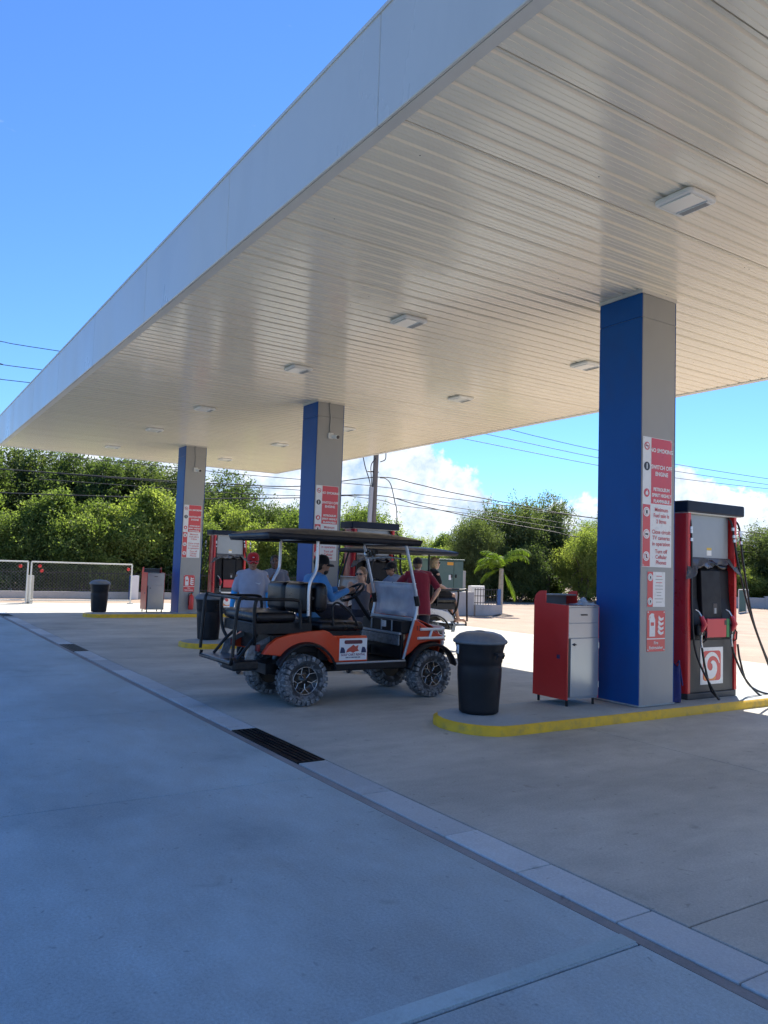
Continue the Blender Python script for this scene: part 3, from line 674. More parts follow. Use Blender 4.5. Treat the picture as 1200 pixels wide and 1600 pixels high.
# blue bag beside the near pump
M_BAG = mat('bag_blue', (.012, .018, .12), rough=.75, var=.25, vscale=8, bump=.5, bscale=25)
t = thing('bag', 'dark blue cloth bag slumped between near column and pump', 'bag', (-6.17, 8.235, .098))
def bagf(u, v):
    a = 2*math.pi*u; rx, ry = .085*(1-.35*v**2), .105*(1-.55*v**1.5)
    w = 1+.10*math.sin(5*a+3*v)+.05*math.sin(11*a-5*v)
    return (rx*w*math.cos(a), ry*w*math.sin(a)+.03*v, .01+.44*v*(1+.05*math.sin(3*a)))
b = MB(); b.grid(bagf, 24, 10); b.build('sack', M_BAG, t)
b = MB(); b.tube(bez([(.02, .0, .42), (.05, .04, .5), (.03, .08, .44), (.06, .10, .2)]), .012, 6, flat=.4); b.build('strap', M_BAG, t)

# ------------------------------------------------------------------ fuel pumps
M_PRED = mat('pump_red', (.60, .022, .022), rough=.3, var=.04, coat=.3, vscale=2)
M_PGREY = mat('pump_panel_grey', (.30, .34, .38), rough=.35, var=.04, metal=.2)
M_PLOW = mat('pump_cabinet_grey', (.05, .05, .052), rough=.45, var=.06, spec=.5)
M_PBLK = mat('pump_black', (.007, .008, .011), rough=.5, var=.1, spec=.3)
M_HEAD = mat('pump_header', (.006, .016, .038), rough=.45, var=.05, spec=.25)
M_GREEN = mat('pump_green', (.02, .22, .07), rough=.4)
M_PANELR = mat('pump_grade_red', (.55, .03, .05), rough=.35, coat=.2)
M_HOSE = mat('hose_rubber', (.014, .014, .016), rough=.42)
M_FILM = clear_sheet('plastic_film', (.20, .22, .26), .6, rough=.08)
M_FILMD = mat('film_black', (.02, .022, .03), rough=.2, var=.2)
M_ORANGE = mat('logo_orange', (.72, .25, .06), rough=.35)
def make_pump(loc, lb):
    t = thing('fuel_pump', lb, 'fuel pump', loc, 0, 'red fuel dispensers')
    b = MB(); b.box(-.20, .20, -.50, .50, 0, .075); b.build('plinth', M_PLOW, t, bevel=.006)
    for s in (-1, 1):                                            # rounded red side pillars
        o = [(.20, s*.485), (.20, s*.50)]+[(.20*math.cos(math.pi*k/10), s*(.50+.05*math.sin(math.pi*k/10))) for k in range(1, 10)]+[(-.20, s*.50), (-.20, s*.485)]
        o = [(.205, s*.455), (.205, s*.50)]+[(.205*math.cos(math.pi*k/12), s*(.50+.045*math.sin(math.pi*k/12))) for k in range(1, 12)]+[(-.205, s*.50), (-.205, s*.455)]
        b = MB(); b.prism(o if s > 0 else o[::-1], .076, 2.325, 'z'); b.build('side_pillar', M_PRED, t, bevel=.004, seg=1)
    b = MB(); b.box(-.185, .185, -.453, .453, .077, .735); b.build('lower_cabinet', M_PLOW, t, bevel=.008)
    b = MB(); b.box(-.10, .10, -.453, .453, .736, 1.76); b.build('core', M_PBLK, t)
    b = MB(); b.box(-.26, .26, -.60, .60, 2.326, 2.47); hd = b.build('header', M_HEAD, t, bevel=.02, seg=3)
    b = MB(); b.box(-.235, .235, -.55, .55, 2.318, 2.325); b.build('header_soffit', M_WHITE, hd)
    for sx_ in (1, -1):
        m = Matrix.Diagonal((sx_, 1, 1, 1)) if sx_ == 1 else Matrix.Rotation(math.pi, 4, 'Z')
        def bx(name, x0, x1, y0, y1, z0, z1, mm, par=t, bv=.006):
            q = MB(); q.box(x0, x1, y0, y1, z0, z1, m); return q.build(name, mm, par, bevel=bv, seg=1)
        up_ = bx('display_panel', .101, .13, -.40, .43, 1.765, 2.317, M_PGREY)
        bx('warning_sticker', .1305, .132, -.03, .07, 1.87, 1.90, mat('sticker_yellow', (.7, .5, .08), rough=.5), up_, 0)
        bx('sticker', .1305, .132, -.03, .07, 1.80, 1.865, M_SIGNWHITE, up_, 0)
        # sculpted black fascia: raised centre console between raked wings
        q = MB(); q.prism([(.101, .74), (.235, .74), (.235, .80), (.20, .90), (.165, 1.60), (.13, 1.66), (.101, 1.66)], -.20, .20, 'y'); q.v = [tuple(m @ Vector(v)) for v in q.v]
        co = q.build('console', M_PBLK, t, bevel=.01)
        for s in (-1, 1):
            q = MB(); q.prism([(.101, .74), (.21, .74), (.205, .86), (.135, 1.25), (.12, 1.62), (.101, 1.62)], s*.225, s*.452, 'y'); q.v = [tuple(m @ Vector(v)) for v in q.v]
            q.build('wing_panel', M_PBLK, t, bevel=.012)
        bx('display_screen', .156, .163, -.12, .03, 1.475, 1.56, mat('screen_pale', (.25, .42, .5), rough=.2), co, .002)
        bx('card_slot', .17, .192, .02, .11, 1.04, 1.19, M_SIGNBLACK, co, .004)
        bx('card_slip', .19, .195, .045, .085, 1.06, 1.13, M_PGREY, co, 0)
        gp = bx('grade_panel', .225, .262, -.20, .20, .765, 1.0, M_PANELR)
        bx('diesel_panel', .226, .264, .20, .262, .765, 1.0, M_GREEN, gp)
        bx('grade_label', .2625, .2645, .155, .20, .92, .98, M_SIGNBLACK, gp, 0)
        # brand panel: white board, red field, white swirl
        lg = bx('logo_board', .1855, .19, -.235, .235, .17, .635, M_SIGNWHITE, t, .004)
        def F(o_): return (lambda a, bb, tt: tuple(m @ Vector((o_+tt, a, bb))))
        flat('logo_field', rrect(-.185, .185, .215, .59, .05), M_SIGNRED, lg, F(.190))
        flat('logo_corner', rrect(-.17, .08, .222, .31, .03), M_ORANGE, lg, F(.1914))
        q = MB(); prev = None
        key = [(12, .172, .006), (60, .160, .022), (110, .148, .030), (180, .132, .040), (240, .112, .052), (290, .092, .058), (340, .072, .052), (390, .058, .040), (440, .050, .022), (470, .047, .006)]
        for k in range(47):
            a = 12+k*458/46; i_ = max(j for j in range(len(key)-1) if key[j][0] <= a); f_ = (a-key[i_][0])/(key[i_+1][0]-key[i_][0]); rc = key[i_][1]*(1-f_)+key[i_+1][1]*f_; hw = key[i_][2]*(1-f_)+key[i_+1][2]*f_
            pr_ = [((rc+sg*hw)*math.cos(R(a))*.97-.01, .395+(rc+sg*hw)*math.sin(R(a))) for sg in (1, -1)]
            if prev:
                p = [prev[0], pr_[0], pr_[1], prev[1]]; vs = [F(.1928+.00002*k)(x_, c, 0) for x_, c in p]+[F(.1928+.00002*k)(x_, c, .0012) for x_, c in p]
                q.add(vs, [(4, 5, 6, 7), (3, 2, 1, 0), (0, 1, 5, 4), (2, 3, 7, 6)])
            prev = pr_
        q.build('logo_swirl', M_SIGNWHITE, lg)
        0 and flat('logo_arc', [(.012+.105*math.cos(R(a)), .415+.11*math.sin(R(a))) for a in range(0, 150, 12)]+[(.012+.09*math.cos(R(a)), .415+.095*math.sin(R(a))) for a in range(144, -1, -12)], M_ORANGE, lg, F(.1944))
        # nozzles in their boots
        for s, y in ((-1, -.30), (1, .33)):
            nz = bx('nozzle_boot', .205, .262, y-.075, y+.075, .79, .93, M_BLACK, t, .015)
            q = MB(); q.tube([m @ Vector((.25, y, .84)), m @ Vector((.285, y+.01, .93)), m @ Vector((.26, y-.02, 1.03))], [.026, .036, .028], 10); q.build('nozzle_cover', M_PANELR, nz)
            q = MB(); q.tube([m @ Vector(p) for p in ((.26, y-.02, 1.03), (.24, y-.05, 1.09), (.215, y-.075, 1.11))], [.013, .012, .011], 8); q.build('spout', M_STEEL, nz)
            q = MB(); q.tube([m @ Vector(p) for p in ((.28, y+.02, .86), (.31, y+.02, .83), (.31, y+.01, .74), (.27, y, .71))], .009, 6); q.build('trigger_guard', M_BLACK, nz)
            q = MB(); q.tube([m @ Vector(p) for p in ((.25, y, .84), (.245, y, .72), (.25, y+.01, .64))], .014, 8); q.build('swivel', M_STEEL, nz)
        # hoses
        hz = [bez([(.15, -.455, 2.30), (.20, -.46, 2.20), (.21, -.45, 1.8), (.22, -.45, 1.1), (.24, -.38, .55), (.34, -.13, .06), (.33, -.06, .02), (.29, -.16, .12), (.26, -.24, .4), (.25, -.29, .64)]),
              bez([(.15, .40, 2.31), (.19, .43, 2.2), (.22, .50, 1.75), (.26, .70, 1.1), (.30, 1.06, .40), (.32, 1.25, .07), (.36, 1.1, -.075), (.34, .82, .0), (.28, .58, .22), (.25, .42, .48), (.25, .34, .64)]),
              bez([(.10, .58, 2.30), (.15, .64, 2.2), (.19, .66, 1.8), (.23, .82, 1.0), (.28, 1.15, .35), (.35, 1.30, .03), (.30, 1.0, .012), (.24, .70, .15), (.22, .56, .45), (.21, .52, .66)])]
        for k, h in enumerate(hz):
            if sx_ < 0: h = [p if p.z > .02 or abs(p.x) < .50 else p for p in h]
            h = [m @ p for p in h]
            q = MB(); q.tube(h, .0135, 8); ho = q.build('hose', M_HOSE, t)
            q = MB()
            for z in (2.14, 2.07, 2.0):
                p = min(h[:len(h)//2], key=lambda v: abs(v.z-z)); q.tube([p+Vector((0, 0, .02)), p-Vector((0, 0, .02))], .022, 8)
            q.build('coupling', M_STEEL, ho)
        # torn protective film hanging below the display
        def film(u, v):
            y = -.44+.90*u; fl = .01+.10*v*(1+.45*math.sin(6*u+1))+.035*v*math.sin(19*u)+.02*math.sin(31*u+5*v)*v
            z = 1.77-.075*v-.10*v*(abs(u-.60)*1.7)**1.3-.035*math.sin(11*u+2*v)*v-.014*math.sin(37*u)*v
            if u > .8: z -= .18*(u-.8)*5*v*.6
            return m @ Vector((.125+fl, y*(1+.20*v)-.09*v*(1-u), z-.07*v*(1-u)**2))
        q = MB(); q.grid(film, 26, 8, .0015); fi = q.build('torn_film', M_FILM, t)
        q = MB(); q.grid(lambda u, v: m @ Vector((.118+.06*v, -.40+.75*u, 1.77-.10*v-.04*math.sin(9*u)*v)), 16, 4, .002); q.build('film_backing', M_FILMD, fi)
    return t
pump0 = make_pump((-6.39, 9.045, .098), 'open red and black fuel pump beside the nearest column, hoses hanging')
dup(pump0, (CX[1], 9.045, .098), 0, 'red and black fuel pump on the middle island, rising behind the carts')
dup(pump0, (CX[2], 9.045, .098), 0, 'red and black fuel pump on the far island behind the standing men')

# ------------------------------------------------------------------ golf carts
M_CORANGE = mat('cart_orange', (.66, .058, .013), rough=.32, coat=.35, var=.06, vscale=3, dirt=(.36, .10, .05), dscale=6, damt=.25)
M_CSILVER = mat('cart_silver', (.52, .53, .55), rough=.3, coat=.3, metal=.3, var=.05)
M_VINYL = mat('black_vinyl', (.006, .0065, .009), rough=.33, var=.2, vscale=7, bump=.15, bscale=120, spec=.42)
M_ROOF = mat('cart_roof', (.008, .010, .016), rough=.42, var=.12, vscale=4, dirt=(.06, .055, .055), dscale=2.5, damt=.3, spec=.35)
M_ALU = mat('cart_aluminium', (.60, .61, .63), rough=.32, metal=.6, var=.06)
M_TRIM = mat('cart_silver_trim', (.36, .40, .44), rough=.4, metal=.3, var=.1)
M_TYRE = mat('tyre_dusty', (.045, .047, .05), rough=.85, var=.2, vscale=9, dirt=(.40, .43, .46), dscale=10, damt=.95, bump=.4, bscale=70)
M_TREAD = mat('tread_dusty', (.13, .137, .145), rough=.9, var=.3, vscale=12, dirt=(.45, .48, .51), dscale=16, damt=1.)
M_RIMB = mat('rim_black', (.010, .010, .011), rough=.25, coat=.3)
M_DIAM = mat('diamond_plate', (.20, .23, .26), rough=.4, metal=.4, var=.35, vscale=25, dirt=(.05, .05, .05), dscale=18, damt=.7)
M_ACRYL = clear_sheet('acrylic_hazy', (.66, .68, .74), .60, rough=.18)
M_ACRYLTAN = clear_sheet('acrylic_tan', (.42, .34, .27), .72, rough=.2)
M_TAIL = mat('tail_lens', (.22, .02, .02), rough=.2, coat=.4)

def wheel_meshes(r=.29, w=.24):
    rw = r-.011
    body = MB(); rim = .155
    body.lathe([(rim, -w/2+.03), (rim+.03, -w/2+.004), (rw-.07, -w/2-.012), (rw-.02, -w/2+.012), (rw, -w/2+.05), (rw, w/2-.05), (rw-.02, w/2-.012), (rw-.07, w/2+.012), (rim+.03, w/2-.004), (rim, w/2-.03), (rim-.01, 0), (rim, -w/2+.03)], seg=36, axis='x')
    tr = MB(); n = 26
    for k in range(n):
        for row, (x0, x1, off, dz) in enumerate(((-w/2-.006, -w/2+.055, 0, -.02), (w/2-.055, w/2+.006, .5, -.02), (-.05, .02, .25, 0), (-.02, .05, .75, 0))):
            a = 2*math.pi*(k+off)/n; M = Matrix.Rotation(a, 4, 'X')
            if row < 2:
                s = 1 if row else -1
                tr.add([M @ Vector(v) for v in ((x0, -.021, rw-.004), (x1, -.021, rw-.004), (x0, .021, rw-.004), (x1, .021, rw-.004), (x0, -.018, r-.012 if row == 0 else r), (x1, -.018, r if row == 0 else r-.012), (x0, .018, r-.012 if row == 0 else r), (x1, .018, r if row == 0 else r-.012))],
                       [(0, 2, 3, 1), (4, 5, 7, 6), (0, 1, 5, 4), (2, 6, 7, 3), (0, 4, 6, 2), (1, 3, 7, 5)])
                # shoulder lug running down the sidewall
                xs_ = x1 if s > 0 else x0
                tr.add([M @ Vector(v) for v in ((xs_-.02*s, -.02, rw-.06), (xs_-.004*s, -.02, rw-.06), (xs_-.02*s, .02, rw-.06), (xs_-.004*s, .02, rw-.06), (xs_-.02*s, -.022, r-.013), (xs_, -.022, r-.013), (xs_-.02*s, .022, r-.013), (xs_, .022, r-.013))],
                       [(0, 2, 3, 1), (4, 5, 7, 6), (0, 1, 5, 4), (2, 6, 7, 3), (0, 4, 6, 2), (1, 3, 7, 5)])
            else: tr.box(x0, x1, -.022, .022, rw-.004, r, M)
    dish = MB(); dish.lathe([(.152, w/2-.035), (.135, w/2-.05), (.10, w/2-.075), (.05, w/2-.06), (.035, w/2-.04), (0, w/2-.038)], seg=28, axis='x')
    dish.lathe([(0, -w/2+.05), (.152, -w/2+.05)], seg=28, axis='x')
    lip = MB(); lip.lathe([(.158, w/2-.030), (.158, w/2-.022), (.154, w/2-.019), (.151, w/2-.025), (.153, w/2-.032)], seg=36, axis='x')
    sp = []
    for k in range(5):
        a = 2*math.pi*k/5+.35; q = MB(); M = Matrix.Rotation(a, 4, 'X'); x = w/2-.034
        q.tube([M @ Vector((x-.008, 0, .035)), M @ Vector((x, 0, .092))], .0055, 6)
        for s in (-1, 1): q.tube([M @ Vector((x, 0, .090)), M @ Vector((x+.004, s*.05, .140))], .0042, 6)
        sp.append(q)
    return body, tr, dish, lip, sp
_wm = None
def add_wheel(parent, x, y, side, r=.29):
    """side +1: outer face toward +x"""
    global _wm
    if _wm is None:
        bd, tr, di, li, sp = wheel_meshes()
        _wm = [q.mesh(n) for q, n in ((bd, 'tyre'), (tr, 'tread'), (di, 'rim'), (li, 'rim_lip'))]+[[q.mesh('spoke') for q in sp]]
        for me, m in zip(_wm[:4], (M_TYRE, M_TREAD, M_RIMB, M_STEEL)): me.materials.append(m)
        for me in _wm[4]: me.materials.append(M_STEEL)
    def ob(n, me, p):
        o = bpy.data.objects.new(n, me); COL.objects.link(o); o.parent = p; return o
    wh = ob('wheel', _wm[0], parent); wh.location = (x, y, r); wh.rotation_euler = (random.Random(int(x*100+y*10)).uniform(0, 1), 0, 0 if side > 0 else math.pi)
    wh.scale = (1, r/.29, r/.29)
    tr = ob('tread', _wm[1], wh); tr['kind'] = 'stuff'
    ob('rim', _wm[2], wh); ob('rim_lip', _wm[3], wh)
    for me in _wm[4]: ob('spoke', me, wh)
    return wh

def make_cart(loc, rz, lb, body, second=False):
    t = thing('golf_cart', lb, 'golf cart', loc, rz, 'golf carts at the pumps'); WB = 1.79
    def tb(name, pts, r, m, par=t, seg=10, **k): q = MB(); q.tube(pts, r, seg, **k); return q.build(name, m, par)
    def bx(name, x0, x1, y0, y1, z0, z1, m, par=t, bv=.008, sg=2): q = MB(); q.box(x0, x1, y0, y1, z0, z1); return q.build(name, m, par, bevel=bv, seg=sg)
    for s in (-1, 1):
        add_wheel(t, s*.455, 0, s); add_wheel(t, s*.455, WB, s)
    # chassis
    bx('chassis', -.22, .22, -.35, 2.0, .33, .45, M_BLACKM); bx('floor_pan', -.52, .52, .35, 1.42, .425, .462, M_BLACKM)
    tb('axle', [(-.4, 0, .29), (.4, 0, .29)], .04, M_BLACKM); tb('axle', [(-.4, WB, .29), (.4, WB, .29)], .03, M_BLACKM)
    for s in (-1, 1):
        for y in (-.02, WB+.02):
            tb('shock_absorber', [(s*.28, y, .31), (s*.24, y+.02, .62)], [.03, .03], M_TRIM)
    # rear body: side panels with a wheel arch
    arch = [(.37*math.cos(R(a)), .30+.37*math.sin(R(a))) for a in range(172, 19, -9)]
    prof = [(-.53, .60), (-.46, .70), (-.36, .775), (-.20, .815), (.05, .845), (.24, .855), (.30, .835), (.36, .79), (.82, .785), (.835, .48), (.40, .478)]
    arc2 = [(.385*math.cos(R(a)), .305+.385*math.sin(R(a))) for a in range(26, 140, 8)]
    outline = prof+arc2+[(-.36, .58)]
    for s in (-1, 1):
        q = MB(); q.prism(outline if s > 0 else outline[::-1], s*.46, s*.535, 'x'); sp_ = q.build('rear_side_panel', body, t, bevel=.012, seg=2)
        # fender flare following the arch
        fa = [(.415*math.cos(R(a)), .315+.415*math.sin(R(a))) for a in range(18, 158, 8)]; fb = [(.375*math.cos(R(a)), .305+.375*math.sin(R(a))) for a in range(154, 10, -8)]
        fo = fa+fb
        q = MB(); n = len(fa)
        for k in range(n-1):
            (a0, b0), (a1, b1) = fa[k], fa[k+1]; (c0, d0), (c1, d1) = (x_*.90 for x_ in (a0, 0)), (0, 0)
            vs = [(s*.53, a0, b0), (s*.53, a1, b1), (s*.615, a1*.96, b1-.02), (s*.615, a0*.96, b0-.02), (s*.53, a0*.97, b0-.02), (s*.53, a1*.97, b1-.02), (s*.61, a1*.92, b1-.045), (s*.61, a0*.92, b0-.045)]
            q.add(vs, [(0, 1, 2, 3), (7, 6, 5, 4), (3, 2, 6, 7), (0, 4, 5, 1)] if s < 0 else [(3, 2, 1, 0), (4, 5, 6, 7), (7, 6, 2, 3), (1, 5, 4, 0)], True)
        q.build('fender_flare', M_BLACK, t)
        # front flare and front cowl sides
        fy = [(WB+.40*math.cos(R(a)), .29+.40*math.sin(R(a))) for a in range(20, 172, 8)]
        q = MB()
        for k in range(len(fy)-1):
            (a0, b0), (a1, b1) = fy[k], fy[k+1]
            f_ = lambda a: WB+(a-WB)*.95
            vs = [(s*.45, a0, b0), (s*.45, a1, b1), (s*.60, f_(a1), b1-.02), (s*.60, f_(a0), b0-.02), (s*.45, f_(a0), b0-.035), (s*.45, f_(a1), b1-.035), (s*.595, f_(f_(a1)), b1-.05), (s*.595, f_(f_(a0)), b0-.05)]
            q.add(vs, [(0, 1, 2, 3), (7, 6, 5, 4), (3, 2, 6, 7), (0, 4, 5, 1)] if s < 0 else [(3, 2, 1, 0), (4, 5, 6, 7), (7, 6, 2, 3), (1, 5, 4, 0)], True)
        q.build('front_fender_flare', M_BLACK, t)
        # sill
        bx('rocker_panel', min(s*.45, s*.545), max(s*.45, s*.545), .38, 1.40, .385, .462, M_BLACK)
        tb('sill_trim', [(s*.54, .40, .468), (s*.54, 1.38, .468)], .012, M_TRIM)
        # front cowl side
        cp = [(1.40, .50), (1.54, .98), (1.76, .86), (1.98, .76), (2.02, .70), (1.80, .695), (1.62, .66), (1.50, .56)]
        q = MB(); q.prism(cp[::-1] if s > 0 else cp, s*.40, s*.50, 'x'); fs_ = q.build('front_side_panel', body, t, bevel=.014)
        tb('cowl_edge_trim', [(s*.492, 1.385, .48), (s*.492, 1.535, .985)], .018, M_TRIM, flat=1.0)
        # brush guard
        for z in (.735, .845): tb('brush_bar', [(s*.52, 1.58 if z < .8 else 1.62, z), (s*.52, 1.98, z), (s*.30, 2.12, z), (0, 2.15, z)], .018, M_WHITE if not second else M_BLACKM)
        tb('brush_upright', [(s*.515, 1.76, .73), (s*.515, 1.80, .85)], .018, M_ALU); tb('brush_upright', [(s*.40, 2.06, .62), (s*.40, 2.07, .86)], .016, M_WHITE if not second else M_BLACKM)
        # front struts
        tb('front_strut', bez([(s*.50, 1.535, .96), (s*.50, 1.565, 1.18), (s*.50, 1.47, 1.55), (s*.50, 1.36, 1.925)], 5), .019, M_ALU if not second else M_BLACKM)
        tb('strut_clamp', [(s*.50, 1.575, 1.14), (s*.50, 1.545, 1.26)], .034, M_BLACK)
        tb('rear_strut', bez([(s*.50, .03, 1.02), (s*.50, .03, 1.36), (s*.50, .10, 1.52), (s*.50, .12, 1.62), (s*.50, .12, 1.925)], 5), .019, M_ALU if not second else M_BLACKM)
        # windshield brace wires
        tb('brace', [(s*.47, 1.60, 1.02), (s*.47, 1.57, 1.34)], .009, M_ALU)
        # seat grab arms
        tb('hip_restraint', bez([(s*.515, .36, .90), (s*.515, .34, 1.12), (s*.515, .42, 1.17), (s*.515, .60, 1.04), (s*.515, .70, .90)], 5), .013, M_BLACKM)
        # rear seat arm rails
        tb('rear_arm_rail', bez([(s*.53, -.08, .88), (s*.53, -.10, 1.14), (s*.53, -.15, 1.20), (s*.53, -.4, 1.205), (s*.53, -.76, 1.215)], 5), .019, M_BLACKM)
        tb('rear_seat_post', bez([(s*.50, -.62, 1.21), (s*.50, -.64, 1.1), (s*.48, -.62, .84), (s*.40, -.58, .70)], 4), .02, M_BLACKM)
        tb('footrest_brace', [(s*.33, -.52, .80), (s*.36, -.62, .70), (s*.36, -.76, .53)], .018, M_BLACKM)
        q = MB(); q.prism([(-.34, .80), (-.22, .80), (-.52, .66), (-.60, .46), (-.58, .36), (-.66, .36), (-.69, .48), (-.62, .68)][::(-1 if s < 0 else 1)], s*.36, s*.375, 'x'); q.build('seat_kit_bracket', M_DIAM, t)
        bx('tail_light', min(s*.30, s*.42), max(s*.30, s*.42), -.555, -.515, .62, .70, M_TAIL)
    # decal on both sides
    if not second:
        for s in (-1, 1):
            F = lambda o: (lambda a, b_, tt: (s*(o+tt), a*s+.63, b_))
            dc = flat('decal', [(-.19, .50), (.19, .50), (.19, .755), (-.19, .755)], M_SIGNWHITE, t, F(.5352))
            flat('decal_banner', rrect(-.125, .125, .69, .735, .02), mat('decal_maroon', (.12, .03, .04), rough=.5), dc, F(.5366))
            flat('decal_emblem', [(-.08, .63), (-.03, .66), (.0, .68), (.03, .66), (.07, .675), (.06, .63), (.08, .605), (.03, .60), (0, .585), (-.04, .60), (-.10, .59)], mat('decal_red', (.5, .08, .05), rough=.5), dc, F(.5366))
            for c in (-.145, .145): flat('decal_cart', [(c-.035, .585), (c+.035, .585), (c+.03, .62), (c+.012, .65), (c-.02, .655), (c-.03, .62)], mat('decal_navy', (.02, .03, .10), rough=.5), dc, F(.5366))
            lettering('GOLF CART RENTAL', .036, mat('decal_purple', (.16, .03, .10), rough=.5), dc, (s*.5368, .63, .563), (0, s, 0), (0, 0, 1), bold=.001)
            for k in range(10): flat('decal_digit', [(-.10+k*.02+(.006 if k > 2 else 0), .525), (-.088+k*.02+(.006 if k > 2 else 0), .525), (-.088+k*.02+(.006 if k > 2 else 0), .54), (-.10+k*.02+(.006 if k > 2 else 0), .54)], mat('decal_navy'), dc, F(.5366))
            lettering('13', .085, M_SIGNBLACK, t, (s*.5012, 1.60, .855), (0, s, 0), (0, 0, 1), bold=.001, name='cart_number')
    # front cowl
    def cowl(u, v):
        x = -.40+.80*u; yy = [1.54, 1.70, 1.88, 2.00, 2.03, 2.0]; zz = [.98, .95, .88, .78, .66, .54]
        k = v*5; i = min(4, int(k)); f = k-i
        bul = 1-(2*u-1)**2
        return (x, yy[i]*(1-f)+yy[i+1]*f+.03*bul, zz[i]*(1-f)+zz[i+1]*f+.02*bul)
    q = MB(); q.grid(cowl, 14, 15, .012); cw = q.build('front_cowl', body, t)
    bx('bumper', -.40, .40, 2.04, 2.10, .50, .60, M_BLACK)
    for s in (-1, 1):
        bx('headlight', min(s*.16, s*.34), max(s*.16, s*.34), 2.0, 2.068, .68, .76, M_RIMB if second else M_LAMP, bv=.015)
    if second: bx('grille', -.14, .14, 2.02, 2.075, .67, .75, M_SIGNBLACK)
    # dash: shelf with compartments and silver lips
    bx('dash_panel', -.46, .46, 1.36, 1.52, .79, .945, M_BLACK); bx('dash_lip', -.475, .475, 1.32, 1.36, .775, .805, M_TRIM); bx('dash_top_rail', -.475, .475, 1.50, 1.54, .945, .985, M_TRIM)
    bx('kick_panel', -.45, .45, 1.37, 1.41, .47, .785, M_BLACK); bx('toe_plate', -.44, .44, 1.335, 1.36, .64, .77, M_DIAM)
    for x in (-.22, .02, .26): bx('dash_divider', x-.008, x+.008, 1.345, 1.36, .81, .94, M_TRIM, bv=.002, sg=1)
    bx('cup', .05, .12, 1.33, 1.36, .85, .93, M_SIGNWHITE, bv=.004)
    # lower windshield half and its channel
    q = MB(); q.grid(lambda u, v: (-.49+.98*u, 1.56+.018*math.sin(math.pi*v)-.05*max(0, v-.5), .99+.42*v), 6, 6, .004); q.build('lower_windshield', M_ACRYL if not second else M_ACRYLTAN, t)
    tb('windshield_edge', [(-.49, 1.545, 1.415), (.49, 1.545, 1.415)], .006, M_ALU)
    # roof
    def roof(u, v):
        a, bb = 2*u-1, 2*v-1; e = max(abs(a), abs(bb)); x = .60*a; y = .505+1.075*bb
        ca = max(0, 1-abs(a)**4)*max(0, 1-abs(bb)**5)
        z = 1.965+.075*ca
        if e > .985: z = 1.955
        if abs(a) > .9 and abs(bb) > .9: x *= .985; y = .505+(y-.505)*.99
        return (x, y, z)
    us = sorted(set([0, .006]+[k/16 for k in range(1, 16)]+[.994, 1])); vs_ = us
    q = MB(); w_ = len(us); vv = [Vector(roof(u, v)) for v in vs_ for u in us]; o_ = len(vv)
    ff = [(j*w_+i, j*w_+i+1, (j+1)*w_+i+1, (j+1)*w_+i) for j in range(w_-1) for i in range(w_-1)]
    lowv = [Vector((p.x*.97, .505+(p.y-.505)*.97, 1.885 if p.z < 1.9551 else 1.93)) for p in vv]
    rim_ = [i for i in range(w_)]+[j*w_+w_-1 for j in range(1, w_)]+[(w_-1)*w_+i for i in range(w_-2, -1, -1)]+[j*w_ for j in range(w_-2, 0, -1)]
    m_ = len(rim_)
    q.add(vv+lowv, ff+[tuple(i+o_ for i in f[::-1]) for f in ff]+[(rim_[(k+1) % m_], rim_[k], rim_[k]+o_, rim_[(k+1) % m_]+o_) for k in range(m_)], True)
    rf = q.build('roof', M_ROOF, t)
    for s in (-1, 1): tb('roof_rail', [(s*.50, -.40, 1.905), (s*.50, 1.42, 1.905)], .016, M_BLACKM, rf)
    for y in (.12, 1.36): tb('roof_cross_rail', [(-.50, y, 1.915), (.50, y, 1.915)], .014, M_ALU, rf)
    # front seat
    def cushion(name, x0, x1, y0, y1, z0, z1, tilt=0., par=t, bulge=.03):
        q = MB(); q.box(x0, x1, y0, y1, z0, z1); o = q.build(name, M_VINYL, par, bevel=min(.085, (z1-z0)*.42, (y1-y0)*.42), seg=4)
        for p in o.data.polygons: p.use_smooth = True
        return o
    bx('seat_box', -.47, .47, .20, .76, .50, .84, M_BLACK); cushion('seat_cushion', -.50, .50, .19, .80, .835, .945)
    bx('battery_lid', -.455, .455, -.38, .19, .60, .80, M_BLACK)
    for x0, x1 in ((-.485, -.01), (.01, .485)):
        cushion('front_backrest', x0, x1, .13, .31, 1.05, 1.40); cushion('rear_backrest', x0, x1, -.06, .10, 1.04, 1.395)
    bx('backrest_frame', -.50, .50, .06, .15, .80, 1.30, M_BLACKM, bv=.01) if False else None
    for s in (-1, 1): tb('backrest_post', [(s*.40, .10, .80), (s*.40, .11, 1.30)], .02, M_BLACKM)
    tb('backrest_tube', [(-.46, .105, 1.22), (.46, .105, 1.22)], .018, M_BLACKM)
    # rear seat
    cushion('rear_seat_cushion', -.48, .48, -.62, -.10, .945, 1.06); bx('rear_seat_tray', -.47, .47, -.60, .10, .815, .94, M_BLACKM)
    for k in range(7): tb('tray_bar', [(-.47, -.606, .83+.016*k), (.47, -.606, .83+.016*k)], .005, M_BLACKM, seg=6)
    # rear grab frame and footrest
    tb('rear_grab_bar', bez([(-.53, -.75, 1.215), (-.52, -.83, 1.20), (-.50, -.86, .9), (-.50, -.875, .58)], 5), .019, M_BLACKM); tb('rear_grab_bar', bez([(.53, -.75, 1.215), (.52, -.83, 1.20), (.50, -.86, .9), (.50, -.875, .58)], 5), .019, M_BLACKM)
    tb('rear_cross_bar', [(-.53, -.80, 1.215), (.53, -.80, 1.215)], .019, M_BLACKM)
